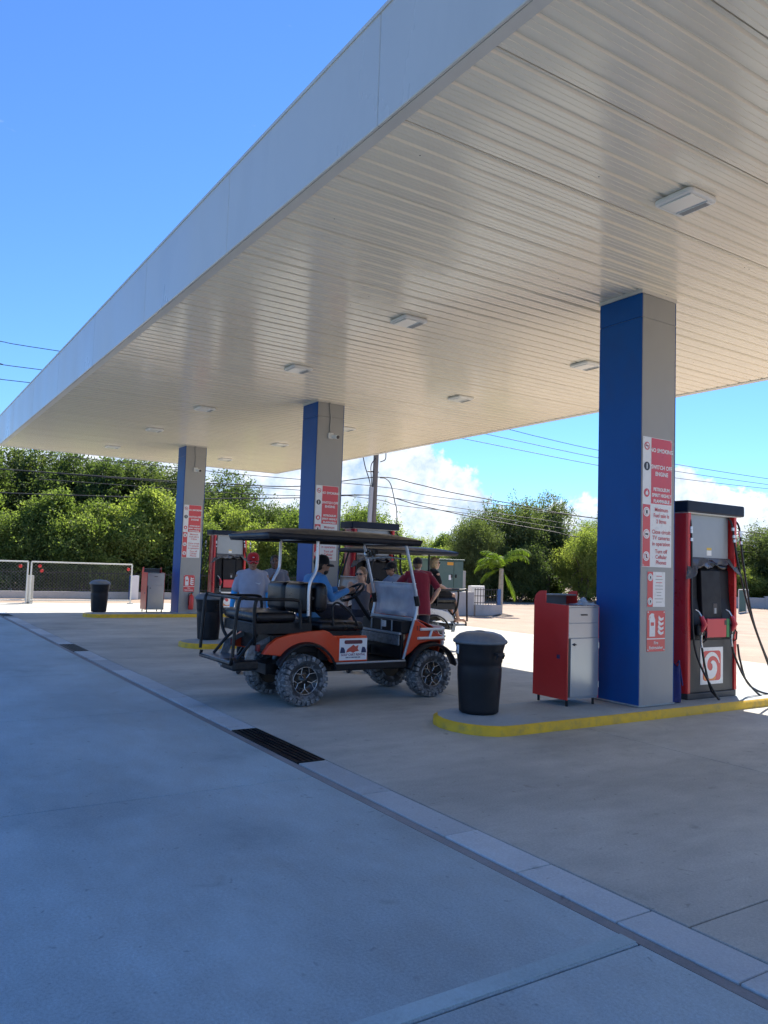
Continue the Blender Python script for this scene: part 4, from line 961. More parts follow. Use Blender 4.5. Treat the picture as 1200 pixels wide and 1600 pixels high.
    bx('footrest', -.46, .46, -.88, -.56, .485, .525, M_DIAM, bv=.006); tb('footrest_edge', [(-.47, -.87, .56), (-.47, -.88, .50), (.47, -.88, .50), (.47, -.87, .56)], .02, M_BLACKM)
    bx('hitch_step', .14, .50, -.86, -.56, .42, .53, M_BLACKM, bv=.03, sg=3)
    q = MB(); q.prism([(-.70, .40), (-.55, .40), (-.55, .50), (-.70, .50)], -.35, .35, 'x'); q.build('rear_support', M_DIAM, t)
    # steering
    ctr = Vector((-.30, 1.09, 1.27)); nrm = Vector((0, -.62, .78)).normalized(); sx_ = Vector((1, 0, 0)); sy_ = nrm.cross(sx_)
    sw = MB(); sw.tube([ctr+(sx_*math.cos(2*math.pi*k/28)+sy_*math.sin(2*math.pi*k/28))*.175 for k in range(28)], .019, 10, closed=True)
    st = sw.build('steering_wheel', M_VINYL, t)
    for a in (90, 210, 330): tb('steering_spoke', [ctr-nrm*.03, ctr+(sx_*math.cos(R(a))+sy_*math.sin(R(a)))*.17], .011, M_BLACK, st)
    tb('steering_hub', [ctr-nrm*.05, ctr+nrm*.005], .045, M_BLACK, st, seg=14)
    tb('steering_column', [ctr-nrm*.04, Vector((-.30, 1.40, .88)), Vector((-.30, 1.46, .70))], .026, M_BLACK)
    for x in (-.34, -.2): bx('pedal', x-.03, x+.03, 1.30, 1.33, .50, .60, M_BLACKM)
    # mirror and work lights under the roof front
    if not second:
        q = MB(); q.lathe([(0, -.045), (.03, -.04), (.055, -.01), (.06, .02), (.055, .032), (0, .034)], (-.50, 1.42, 1.78), 18, 'y'); q.build('round_lamp', M_STEEL, t)
        tb('lamp_arm', [(-.50, 1.42, 1.80), (-.50, 1.39, 1.91)], .009, M_BLACK)
        for k, x in enumerate((-.40, -.32, -.24)): bx('work_light', x-.03, x+.03, 1.37, 1.42, 1.74+.02*k, 1.80+.02*k, M_BLACK); 
        tb('mirror_bar', [(-.48, 1.40, 1.72), (0, 1.42, 1.745), (.46, 1.40, 1.72)], .010, M_TRIM)
    return t
cart1 = make_cart((-8.63, 4.23, 0), 0, 'orange four seat golf cart with black roof, number 13 and rental decal', M_CORANGE)
cart2 = make_cart((-13.02, 9.30, 0), math.pi, 'silver golf cart with black roof facing the other way behind the orange one', M_CSILVER, True)
# ------------------------------------------------------------------ chain-link gate and low boundary wall
M_PIPE = mat('gate_white_pipe', (.66, .65, .60), rough=.45, var=.06)
M_WIRE = mat('galvanised_wire', (.38, .38, .36), rough=.5, metal=.4)
M_IRON = mat('black_iron', (.012, .012, .013), rough=.5)
def chain_link(y0, y1, z0, z1, pitch=.11, r=.0018):
    b = MB(); H = z1-z0
    k = y0-H
    while k < y1:
        for d in (1, -1):
            a, c = k, k+H
            ya, za, yb, zb = a, (z0 if d > 0 else z1), c, (z1 if d > 0 else z0)
            if ya < y0: f = (y0-ya)/(yb-ya); ya, za = y0, za+(zb-za)*f
            if yb > y1: f = (y1-ya)/(yb-ya) if yb != ya else 0; yb, zb = y1, za+(zb-za)*f
            if yb-ya > .01: b.tube([(0.004*d, ya, za), (0.004*d, yb, zb)], r, 3, caps=False)
        k += pitch
    return b
def gate_leaf(loc, y0, y1, lb, tags):
    t = thing('gate_leaf', lb, 'gate', loc, 0, 'white chain-link gate leaves'); z0, z1 = .12, 1.42
    for nm, p, q in (('top_rail', (0, y0, z1), (0, y1, z1)), ('bottom_rail', (0, y0, z0), (0, y1, z0)), ('stile', (0, y0, z0-.08), (0, y0, z1)), ('stile', (0, y1, z0-.08), (0, y1, z1))):
        b = MB(); b.tube([p, q], .026, 8); b.build(nm, M_PIPE, t)
    c = chain_link(y0+.02, y1-.02, z0, z1).build('wire_mesh', M_WIRE, t); c['kind'] = 'stuff'
    for y, z in tags:
        b = MB(); b.lathe([(0, .03), (.055, .028), (.06, .024), (0, .023)], (0, y, z), 12, 'x'); b.build('red_reflector', M_RED, t)
    for y in (y0, y1):
        b = MB(); b.box(-.06, .06, y-.09, y+.09, 0, .04); b.build('foot_plate', M_PIPE, t)
    return t
gate_leaf((-29.05, 0, 0), 1.05, 4.46, 'white framed chain-link gate leaf cut by the picture edge', [(4.22, 1.26)])
gate_leaf((-29.05, 0, 0), 4.57, 7.95, 'white framed chain-link gate leaf behind the distant bin', [(4.83, 1.28), (7.82, 1.24), (4.90, 1.12)])
t = thing('gate_post', 'short pale concrete post behind the gate leaves meeting point', 'post', (-29.45, 4.62, -.03))
b = MB(); b.box(-.1, .1, -.11, .11, 0, .98); b.build('shaft', M_WALLC, t, bevel=.015)
t = thing('gate_post', 'short blue and white post beside the distant red cabinet', 'post', (-33.0, 9.15, -.03))
b = MB(); b.box(-.14, .14, -.16, .16, 0, .98); b.build('shaft', M_WHITE, t, bevel=.015); b = MB(); b.box(-.143, .143, -.165, -.158, 0, .97); b.build('blue_face', M_BLUE, t)
def fence(loc, y0, y1, rz, lb, hw=.28, hb=.85, wallm=M_WALLC, dy=.115):
    t = thing('boundary_wall', lb, 'wall', loc, rz, 'low walls with iron fence')
    b = MB(); b.box(-.10, .10, y0, y1, 0, hw); b.build('wall_base', wallm, t, bevel=.01)
    for z in (hw+.10, hw+hb-.10):
        b = MB(); b.box(-.012, .012, y0, y1, z-.015, z+.015); b.build('rail', M_IRON, t)
    n = int((y1-y0)/dy); bar = MB(); bar.box(-.008, .008, -.008, .008, hw, hw+hb); me = bar.mesh('bar'); me.materials.append(M_IRON)
    for k in range(n+1):
        o = bpy.data.objects.new('bar', me); COL.objects.link(o); o.parent = t; o.location = (0, y0+k*dy, 0)
    return t
fence((-33.4, 0, -.03), 2.0, 26.0, 0, 'low concrete boundary wall with black iron fence behind the gate', dy=.15)

# ------------------------------------------------------------------ transformer on its plinth
M_TGREEN = mat('transformer_green', (.075, .14, .115), rough=.5, var=.06, vscale=3, dirt=(.16, .18, .15), dscale=3, damt=.3)
t = thing('plinth', 'pale concrete plinth under the green transformer', 'plinth', (-22.9, 17.55, -.03))
b = MB(); b.box(-.9, .4, -.9, 1.05, 0, .86); b.build('block', M_WALLC, t, bevel=.015)
t = thing('transformer', 'green metal transformer cabinet with yellow warning sticker', 'transformer', (-22.9, 17.55, .83))
b = MB(); b.box(-.75, .25, -.62, .62, 0, 1.12); b.build('cabinet_body', M_TGREEN, t, bevel=.015)
b = MB(); b.box(-.80, .30, -.66, .66, 1.121, 1.17); b.build('cabinet_lid', M_TGREEN, t, bevel=.012)
for y0, y1 in ((-.59, .16), (.18, .60)):
    b = MB(); b.box(.251, .275, y0, y1, .06, 1.09); d_ = b.build('door', M_TGREEN, t, bevel=.008)
    b = MB(); b.box(.276, .30, y1-.12 if y0 < 0 else y0+.05, y1-.06 if y0 < 0 else y0+.11, .50, .62); b.build('handle', M_BLACK, d_)
b = MB(); b.prism([(-.14, .95), (.14, .95), (.14, 1.05), (.07, 1.05), (.0, .86), (-.07, .95)][:2]+[(.14, 1.06), (-.14, 1.06)], .2755, .279, 'x'); b.build('warning_sticker', mat('sticker_orange', (.70, .32, .03), rough=.5), t)
b = MB(); b.box(.2755, .279, -.06, .05, .42, .60); b.build('notice', M_SIGNWHITE, t)
t = thing('kiosk_wall', 'pale upright concrete block right behind the green transformer', 'block', (-23.4, 18.55, -.03))
b = MB(); b.box(-.3, .3, -.30, .12, 0, 1.62); b.build('block', M_WALLC, t, bevel=.02)
t = thing('garden_wall', 'short low wall with black iron bars between plinth and palm', 'wall', (-22.55, 19.3, -.03))
b = MB(); b.box(-.1, .1, -.66, .62, 0, .40); b.build('wall_base', M_WALLC, t, bevel=.012)
for z in (.47, .72, .95):
    b = MB(); b.box(-.01, .01, -.65, .45, z-.012, z+.012); b.build('rail', M_IRON, t)
for k in range(9):
    b = MB(); b.box(-.008, .008, -.63+k*.13, -.614+k*.13, .40, 1.0); b.build('bar', M_IRON, t)
b = MB(); b.box(-.04, .03, .46, .60, .40, .98); b.build('blue_panel', mat('panel_blue', (.03, .12, .32), rough=.5), t)
t = thing('white_tank', 'white panel seen through the bars beside the palm', 'panel', (-24.2, 20.2, -.03))
b = MB(); b.box(-.1, .1, -.45, .25, 0, 1.05); b.build('sheet', M_WHITE, t, bevel=.02)

# ------------------------------------------------------------------ far enclosure on the right
t = thing('sports_frame', 'white tubular frame with green mesh standing on the sand', 'frame', (-23.2, 36.4, -.03), R(22))
for p, q in (((0, -1.2, 0), (0, -1.2, 1.15)), ((0, 1.15, 0), (0, 1.15, 1.15)), ((0, -1.2, 1.15), (0, 1.15, 1.15)), ((0, -1.2, .02), (0, 1.15, .02)), ((0, .55, 0), (0, .55, 1.15)), ((0, .8, 0), (0, .8, 1.15))):
    b = MB(); b.tube([p, q], .022, 6); b.build('tube', M_PIPE, t)
b = MB(); b.box(-.01, .01, -1.18, .53, .06, 1.12); b.build('mesh_panel', mat('mesh_green', (.05, .12, .10), rough=.8, var=.2), t)
t = thing('far_wall', 'long low pale wall far off beyond the sand', 'wall', (-26.5, 44.0, -.03), R(-38))
b = MB(); b.box(-.1, .1, -9, 12, 0, .62); b.build('wall_base', M_WALLC, t, bevel=.02)
for k in range(8):
    b = MB(); b.box(-.12, .12, -8.9+k*2.9, -8.6+k*2.9, 0, .72); b.build('pier', M_WALLC, t)

# ------------------------------------------------------------------ utility pole and lines
M_POLE = mat('pole_timber', (.20, .17, .14), rough=.85, var=.2, vscale=4, stretch=(3, 3, .4), bump=.4, bscale=20)
M_PVC = mat('pole_pvc', (.50, .50, .48), rough=.5, var=.05)
M_LINE = mat('cable_black', (.02, .02, .022), rough=.6)
t = thing('utility_pole', 'tall grey timber utility pole rising behind the middle pump', 'utility pole', (-33.9, 21.2, -.03))
b = MB(); b.tube([(0, 0, 0), (.35, -.05, 11.0)], [.17, .115], 14); b.build('shaft', M_POLE, t)
b = MB(); b.tube([(.10, -.32, 0), (.36, -.33, 5.68)], .115, 12); b.build('riser_pipe', M_PVC, t)
b = MB(); b.tube([(.22, -.5, 6.47), (.22, .15, 6.50)], .035, 6); b.build('bracket', M_BLACKM, t)
b = MB(); b.box(.28, .38, -1.2, 1.2, 9.95, 10.05); b.build('crossarm', M_POLE, t)
for y in (-1.1, 0, 1.1):
    b = MB(); b.lathe([(0, 0), (.05, 0), (.06, .05), (.03, .1), (.05, .14), (0, .18)], (.33, y, 10.05), 10); b.build('insulator', M_LID, t)
for nm, pts in (('riser_cable', [(-33.55, 20.31, 7.18), (-33.51, 20.45, 6.61), (-33.51, 20.71, 5.99), (-33.58, 20.84, 5.65)]), ('riser_cable', [(-33.38, 20.96, 7.10), (-33.43, 20.74, 6.73), (-33.45, 20.78, 6.15), (-33.54, 20.89, 5.65)]),
                ('jumper', [(-33.33, 21.54, 7.42), (-33.37, 21.53, 7.10), (-33.46, 21.30, 6.96)]), ('service_drop', [(-33.45, 21.3, 6.15), (-33.22, 21.52, 6.10), (-32.93, 21.64, 5.77), (-32.69, 21.75, 4.89), (-32.51, 21.78, 4.08), (-32.38, 21.78, 0.0)])):
    b = MB(); b.tube([p-Vector((-33.9, 21.2, -.03)) for p in bez(pts, 6)], .024, 6); b.build(nm, M_LINE, t)
lines = {
 'highest overhead power line crossing the blue sky': [(-36.98, 2.53, 10.76), (-36.77, 3.97, 10.71), (-36.64, 6.39, 10.68), (-33.42, 21.06, 10.2), (-31.45, 29.77, 9.10), (-30.58, 33.96, 8.65), (-29.50, 39.37, 8.29), (-27.95, 46.42, 7.93), (-26.86, 51.83, 7.83)],
 'second highest overhead power line crossing the blue sky': [(-37.02, 2.59, 9.80), (-36.81, 4.03, 9.76), (-36.78, 5.73, 9.76), (-33.48, 21.04, 9.55), (-32.05, 27.40, 8.89), (-30.60, 33.98, 8.22), (-29.51, 39.40, 7.88), (-27.97, 46.45, 7.57), (-26.87, 51.85, 7.50)],
 'third highest overhead power line, lowest of the upper three': [(-37.05, 2.64, 9.08), (-36.84, 4.07, 9.11), (-36.88, 5.29, 9.14), (-33.53, 21.02, 9.03), (-32.50, 25.81, 8.58), (-30.61, 34.01, 7.79), (-29.53, 39.43, 7.48), (-27.98, 46.46, 7.31), (-26.88, 51.86, 7.29)],
 'thick telephone cable sagging from the pole past the dark trees': [(-37.21, 2.89, 5.28), (-37.00, 4.33, 5.27), (-36.26, 11.74, 5.34), (-35.97, 14.03, 5.40), (-34.92, 17.50, 5.50), (-33.62, 21.30, 6.2), (-33.06, 23.27, 5.98), (-32.56, 25.18, 5.67), (-31.68, 29.00, 5.26), (-30.82, 34.09, 4.81), (-28.20, 46.48, 4.51), (-27.00, 52.05, 4.44)],
 'lowest black telephone cable running along behind the pumps': [(-37.25, 2.96, 4.29), (-37.04, 4.40, 4.26), (-36.29, 11.79, 4.54), (-35.86, 14.29, 4.70), (-34.94, 17.53, 4.93), (-33.62, 21.3, 5.27), (-33.06, 23.59, 4.88), (-32.23, 27.34, 4.35), (-31.43, 31.42, 3.91), (-30.85, 34.20, 3.64), (-28.3, 46.4, 3.3)],
 'thin cable passing the pole just under the canopy edge': [(-37.2, 6, 6.1), (-36.31, 12.50, 5.99), (-35.95, 14.00, 5.92), (-34.87, 17.52, 5.84), (-34.17, 19.72, 5.79), (-33.36, 22.29, 5.66), (-32.92, 23.92, 5.43), (-32.19, 27.28, 5.24), (-31.81, 28.62, 5.14), (-30.80, 34.12, 4.79), (-28.2, 46.4, 4.3)],
 'middle telephone cable meeting the pole at the riser top': [(-37.2, 6, 5.0), (-36.35, 12.57, 4.99), (-35.85, 14.27, 4.97), (-34.94, 17.52, 5.03), (-33.75, 20.97, 5.27), (-33.09, 23.33, 5.07), (-32.21, 27.32, 4.76), (-31.35, 31.47, 4.47), (-30.82, 34.16, 4.25), (-28.2, 46.4, 3.9)],
 'thin lower cable strung beside the lowest telephone cable': [(-37.2, 6, 5.3), (-36.34, 12.55, 5.29), (-35.70, 14.46, 5.29), (-34.94, 17.48, 5.31), (-33.63, 21.39, 5.04), (-33.39, 22.34, 4.84), (-32.60, 25.25, 4.67), (-32.22, 27.33, 4.54), (-30.83, 34.17, 4.00), (-28.2, 46.4, 3.7)]}
for k, (lb, pts) in enumerate(lines.items()):
    b = MB(); b.tube(bez(pts, 5), .026 if k in (3, 4) else .017, 5, caps=False)
    tag(b.build('power_line' if k < 3 else 'telephone_cable', M_LINE), lb, 'cable', 'overhead lines')

# ------------------------------------------------------------------ trees
M_BARK = mat('bark', (.11, .09, .075), rough=.9, var=.3, vscale=6, bump=.6, bscale=18)
M_LF = [leafmat('leaves_dark', (.05, .08, .034), (.145, .195, .08), .52), leafmat('leaves_mid', (.09, .14, .042), (.27, .33, .125), .58), leafmat('leaves_bright', (.13, .19, .045), (.38, .42, .16), .58), leafmat('leaves_grey', (.07, .10, .046), (.19, .235, .105), .48)]
M_PALM = leafmat('palm_leaf', (.09, .16, .02), (.24, .33, .06), .5)
M_PTRUNK = mat('palm_trunk', (.42, .38, .31), rough=.85, var=.2, vscale=6, stretch=(1, 1, 5), bump=.5, bscale=12)
def crown_mesh(seed, rx, ry, rz, nl, leaf, nlobe=16, dens=.9, low=.0):
    rg = np.random.default_rng(seed)
    # lobes spread through an uneven ellipsoid
    d = rg.normal(size=(nlobe, 3)); d /= np.linalg.norm(d, axis=1)[:, None]
    rad = rg.uniform(.35, .95, nlobe)[:, None]; c = d*rad*np.array([rx, ry, rz])*.86
    c[:, 2] = np.where(c[:, 2] < -rz*.7, -rz*.6, c[:, 2]); lr = rg.uniform(.13, .34, nlobe)*min(rx, rz)*1.2
    lr[:3] *= 1.5
    tw = rg.choice(nlobe, nl//10, p=lr**2/np.sum(lr**2))              # twigs, each with ten leaves
    u = rg.normal(size=(len(tw), 3)); u /= np.linalg.norm(u, axis=1)[:, None]
    rr = rg.uniform(.2, 1., len(tw))**.45*(1+.24*rg.normal(size=len(tw)))
    tp = c[tw]+u*(lr[tw]*rr)[:, None]*np.array([1, 1, .85])
    out = u+np.array([0, 0, .35])+rg.normal(size=u.shape)*.5; out /= np.linalg.norm(out, axis=1)[:, None]
    P = np.repeat(tp, 10, 0)+np.repeat(out, 10, 0)*np.tile(np.linspace(-1.6, 1.8, 10), len(tp))[:, None]*leaf*.8+rg.normal(size=(len(tp)*10, 3))*leaf*.65
    n = len(P)
    a = rg.normal(size=(n, 3))+np.repeat(out, 10, 0)*.8; a /= np.linalg.norm(a, axis=1)[:, None]
    s = np.cross(a, rg.normal(size=(n, 3))+np.array([0, 0, .6])); s /= np.linalg.norm(s, axis=1)[:, None]
    L = leaf*rg.uniform(.6, 1.25, n)[:, None]; Wd = L*.28
    nn = np.cross(a, s)
    v = np.empty((n, 4, 3)); v[:, 0] = P-a*L*.5; v[:, 1] = P+s*Wd+nn*Wd*.25; v[:, 2] = P+a*L*.5; v[:, 3] = P-s*Wd+nn*Wd*.25
    v = v.reshape(-1, 3).astype(np.float32); me = bpy.data.meshes.new('crown')
    me.vertices.add(len(v)); me.vertices.foreach_set('co', v.ravel()); me.loops.add(len(v)); me.loops.foreach_set('vertex_index', np.arange(len(v), dtype=np.int32))
    me.polygons.add(n); me.polygons.foreach_set('loop_start', np.arange(0, len(v), 4, dtype=np.int32)); me.polygons.foreach_set('loop_total', np.full(n, 4, np.int32))
    me.update(); me.validate(); return me, c, lr
def trunk_mesh(seed, c, lr, zc, r=.12):
    rg = random.Random(seed); b = MB(); k = max(2, min(5, len(c)//4)); stems = []
    for i in range(k):
        a = 2*math.pi*i/k+rg.uniform(-.4, .4); base = Vector((.12*math.cos(a), .12*math.sin(a), 0)); st = [base, base+Vector((.25*math.cos(a), .25*math.sin(a), zc*.45)), Vector((.5*math.cos(a), .5*math.sin(a), zc*.95))]
        b.tube(bez(st, 4), [r*(1-.45*q/8) for q in range(9)], 7); stems.append(st[-1])
    for p in c:
        p = Vector(p)+Vector((0, 0, zc)); s = min(stems, key=lambda q: (q-p).length); mid = (s+p)/2+Vector((rg.uniform(-.2, .2), rg.uniform(-.2, .2), .1))
        pts = bez([s-Vector((0, 0, .3)), mid, p], 4); b.tube(pts, [r*.5*(1-.75*q/(len(pts)-1)) for q in range(len(pts))], 5)
    return b.mesh('trunk')
VAR = {}
def tree_kind(key, seed, rx, ry, rz, zc, nl, leaf, nlobe=16, r=.12):
    cm, c, lr = crown_mesh(seed, rx, ry, rz, nl, leaf, nlobe); VAR[key] = (cm, trunk_mesh(seed, c, lr, zc, r), zc, rz)
tree_kind('tall', 11, 2.5, 2.5, 2.6, 4.3, 46000, .14, 40); tree_kind('tall2', 23, 2.8, 2.6, 2.7, 3.7, 46000, .14, 42)
tree_kind('bush', 5, 1.9, 1.9, 1.85, 1.7, 62000, .10, 40, .06); tree_kind('bush2', 8, 2.1, 1.8, 1.8, 1.6, 62000, .10, 34, .06); tree_kind('bush3', 62, 1.7, 2.0, 2.0, 1.8, 56000, .10, 26, .06)
tree_kind('round', 31, 2.7, 2.7, 2.6, 2.6, 60000, .115, 50, .10); tree_kind('open', 47, 2.0, 2.0, 2.2, 3.6, 9000, .20, 14, .09)
def plant(name, key, x, y, h, m, lb, cat, group, rz=0., wide=1.):
    cm, tm, zc, rzz = VAR[key]; t = thing(name, lb, cat, (x, y, -.03), rz, group); s = h/(zc+rzz*.92)
    cmm = cm if not cm.materials or cm.materials[0] == m else None
    if not cm.materials: cm.materials.append(m)
    o = bpy.data.objects.new('crown', cm); COL.objects.link(o); o.parent = t; o.location = (0, 0, zc*s); o.scale = (s*wide, s*wide, s)
    if cm.materials[0] != m: o.material_slots[0].link = 'OBJECT'; o.material_slots[0].material = m
    if not tm.materials: tm.materials.append(M_BARK)
    o = bpy.data.objects.new('trunk', tm); COL.objects.link(o); o.parent = t; o.scale = (s*wide, s*wide, s)
D0, D1, D2, D3 = M_LF
GL, GS, GR = 'tall trees behind the gate', 'mangrove shrubs behind the gate', 'trees beyond the sand lot'
for a in [('tall', -45.5, 3.6, 7.6, D0, 'tall dark tree at the picture edge behind the shrubs', .3), ('tall2', -47.6, 7.7, 8.2, D3, 'tallest dark tree above the gate', 1.2), ('tall', -44.2, 9.6, 7.4, D0, 'tall dark tree behind the middle of the gate', 2.2),
          ('tall2', -45.1, 12.0, 7.6, D3, 'tall dark tree just before the farthest column', 3.4), ('tall', -42.3, 13.6, 6.7, D3, 'tall greyish tree hidden half by the farthest column', 4.4), ('tall2', -44.0, 17.2, 6.9, D0, 'lone tall tree rising between farthest and middle columns', 5.1),
          ('round', -43.0, 20.3, 5.2, D0, 'feathery dark tree seen between farthest and middle columns', .8), ('round', -46.5, 23.3, 5.0, D1, 'green tree low behind the middle column', 2.0), ('round', -39.9, 24.6, 5.1, D1, 'green tree beside the utility pole base', 3.0)]:
    plant('tree', a[0], a[1], a[2], a[3], a[4], a[5], 'tree', GL, a[6])
for a in [('bush', -38.6, 3.6, 4.6, D1, 'green mangrove shrub at the picture edge behind the gate', .2), ('bush2', -37.6, 5.4, 3.7, D1, 'leafy mangrove shrub above the gate meeting point', 1.4), ('bush3', -37.2, 7.2, 4.7, D1, 'leafy mangrove shrub behind the distant bin', 2.3), ('bush2', -36.8, 9.0, 4.0, D2, 'bright mangrove shrub behind the distant cabinet', 3.1),
          ('bush3', -36.5, 10.7, 5.0, D2, 'bright green mangrove shrub left of the farthest column foot', 4.2), ('bush2', -36.3, 12.6, 3.8, D1, 'mangrove shrub behind the farthest column', 5.2), ('bush3', -37.2, 14.6, 4.6, D2, 'bright shrub seen through the far pump', .9), ('bush2', -37.4, 16.6, 3.6, D2, 'bright rounded shrub behind the red capped man', 1.9),
          ('bush', -37.4, 18.6, 4.4, D1, 'green rounded shrub just before the middle column', 2.8), ('bush2', -37.6, 21.0, 3.4, D1, 'green shrub hidden behind the middle column', 3.9), ('bush', -38.2, 23.4, 4.1, D1, 'green shrub behind the middle pump', 4.4)]:
    plant('shrub', a[0], a[1], a[2], a[3], a[4], a[5], 'shrub', GS, a[6], 1.0)
for a in [('open', -47.0, 31.0, 4.0, D1, 'thin open tree far off right of the utility pole', .4, 1.0), ('round', -51.5, 36.5, 4.2, D2, 'far pale green tree above the silver cart roof', 1.0, 1.2), ('open', -49.0, 37.6, 4.9, D1, 'thin sparse treetop poking above the far green trees', 2.0, .8), ('round', -46.5, 38.6, 3.9, D2, 'far pale green tree beside the transformer', 2.5, 1.2), ('bush2', -41, 31.0, 3.2, D2, 'light green shrub behind the transformer', 1.1, 1.2),
          ('round', -34.4, 28.4, 4.5, D3, 'greyish bushy tree directly behind the palm', 3.0, .8), ('round', -35.2, 31.3, 5.6, D3, 'dark tree in the middle of the grove beyond the palm', 3.8, .9), ('tall2', -34.4, 33.9, 6.3, D3, 'tallest dark tree of the grove beyond the palm', 4.6, .75), ('round', -31.2, 33.7, 4.2, D2, 'bright green bushy tree at the sand edge', 5.5, .8),
          ('round', -33.0, 37.4, 4.9, D1, 'mid green tree just left of the nearest column', .5, .9), ('round', -33.0, 41.6, 4.9, D1, 'mid green tree hidden behind the nearest column', 1.4, 1.), ('round', -31.0, 45.5, 5.0, D0, 'dark green tree beside the fuel pump top', 2.2, 1.), ('round', -28.4, 47.5, 5.0, D3, 'dark green tree at the picture edge beyond the pump hoses', 3.1, 1.), ('round', -24.6, 49.5, 5.0, D0, 'dark green tree cut by the picture edge beyond the pump', 4.1, 1.),
          ('bush', -28.6, 44.5, 2.4, D2, 'bright low shrub beside the white tubular frame', 1.1, 1.3), ('bush2', -26.2, 45.9, 2.1, D2, 'bright low shrub cut by the picture edge', 2.1, 1.3), ('bush', -31.3, 36.3, 3.6, D0, 'dark shrub at the sand edge beside the red cabinet top', 3.0, 1.), ('bush2', -32.9, 30.4, 3.4, D0, 'dark undergrowth shrub behind the palm trunk', 1.7, 1.)]:
    plant('shrub' if 'shrub' in a[5] else 'tree', a[0], a[1], a[2], a[3], a[4], a[5], 'shrub' if 'shrub' in a[5] else 'tree', GR, a[6], a[7])
# undergrowth filling the foot of the thickets
for k, (x, y, rz, L_, h, m_) in enumerate(((-35.4, 11, 90, 14, .95, D0), (-39.6, 13, 90, 15, 1.5, D0), (-36.6, 32.5, 52, 6.5, 1.5, D0), (-33.5, 41.0, 60, 8, 1.4, D0), (-29.0, 48.5, 35, 8, 1.5, D1), (-46, 33, 50, 9, 1.6, D1))):
    me, _, _ = crown_mesh(90+k, L_, 1.1, h, 26000, .17, 60); me.materials.append(m_)
    o = bpy.data.objects.new('undergrowth', me); COL.objects.link(o); o.location = (x, y, h*.75); o.rotation_euler = (0, 0, R(rz)); tag(o, ['low dark undergrowth right behind the iron fence', 'dense undergrowth behind the gate wall', 'dark undergrowth behind the palm', 'dark undergrowth along the sand edge', 'green undergrowth beyond the white frame', 'pale undergrowth far behind the transformer'][k], 'undergrowth', kind='stuff')
# far wood closing the horizon
me, _, _ = crown_mesh(77, 60, 4, 3.0, 30000, .55, 120)
me.materials.append(D0)
for k, (x, y, rz) in enumerate(((-75, 30, 90), (-60, 90, 35), (10, 110, 0))):
    o = bpy.data.objects.new('far_wood', me); COL.objects.link(o); o.location = (x, y, 1.4); o.rotation_euler = (0, 0, R(rz)); tag(o, 'far off dark wood along the horizon', 'wood', kind='stuff')

# coconut palm by the low wall
t = thing('palm_tree', 'small coconut palm with bright fronds beside the low wall', 'palm tree', (-22.65, 19.95, -.03))
b = MB(); b.tube(bez([(0, 0, 0), (.02, .01, .3), (.03, .03, 1.0), (0, .06, 1.75)], 5), [.17, .13, .115, .108, .104, .10, .098, .096, .094, .092, .09, .088, .086, .085, .082, .08], 14); b.build('trunk', M_PTRUNK, t)
b = MB(); b.grid(lambda u, v: (.55*v*math.cos(2*math.pi*u)*(1+.2*math.sin(5*u*6.28)), .6*v*math.sin(2*math.pi*u), .10*(1-v)+.02*math.sin(9*u*6.28)*v*(1-v)), 24, 6); b.build('soil_mound', mat('dark_soil', (.09, .07, .055), rough=.95, var=.3, vscale=14, bump=.8, bscale=30), t)
def frond(az_, el0, L, droop, seed):
    rg = random.Random(seed); sp = []; N_ = 22; p = Vector((0, .06, 1.72)); e = el0
    d = Vector((math.cos(az_), math.sin(az_), 0)); side = Vector((-math.sin(az_), math.cos(az_), 0))
    for k in range(N_+1):
        sp.append(p.copy()); p = p+(d*math.cos(e)+Vector((0, 0, math.sin(e))))*(L/N_); e -= droop/N_*(.5+1.3*k/N_)
    q = MB(); q.tube(sp, [.022*(1-.85*k/N_) for k in range(N_+1)], 5)
    for k in range(3, N_+1):
        f = k/N_; ll = L*.36*math.sin(math.pi*min(1, f*.85+.16))**.7
        tg = (sp[min(k+1, N_)]-sp[k-1]).normalized(); upn = side.cross(tg)
        for sgn_ in (-1, 1):
            for hh in (0, .33, .66):
                if k == N_ and hh: continue
                bp = sp[k]+(sp[min(k+1, N_)]-sp[k])*hh
                dr_ = (side*sgn_*1.0+tg*.95+Vector((rg.uniform(-.15, .15), rg.uniform(-.15, .15), -.35+rg.uniform(-.3, .3)))).normalized(); w = .013
                a1 = bp+dr_*ll*.5+Vector((0, 0, .02)); a2 = bp+dr_*ll+Vector((0, 0, -.22*ll)); pv = tg*w
                q.add([bp-pv*.5, bp+pv*.5, a1+pv, a1-pv, a2], [(0, 1, 2, 3), (3, 2, 4)])
    return q.build('frond', M_PALM, t)
for k, (a, e, L, dp) in enumerate([(75, 78, 1.7, 2.2), (262, 55, 1.25, 2.0), (235, 35, 1.2, 1.8), (62, -52, 1.3, .5), (200, 60, 1.2, 1.9), (300, 55, 1.15, 1.9), (250, 78, 1.2, 1.7), (245, -5, 1.0, 1.2), (60, 68, 1.4, 2.2), (285, 72, 1.1, 1.6), (150, 65, 1.2, 1.8)]):
    frond(R(a), R(e), L, dp, k)
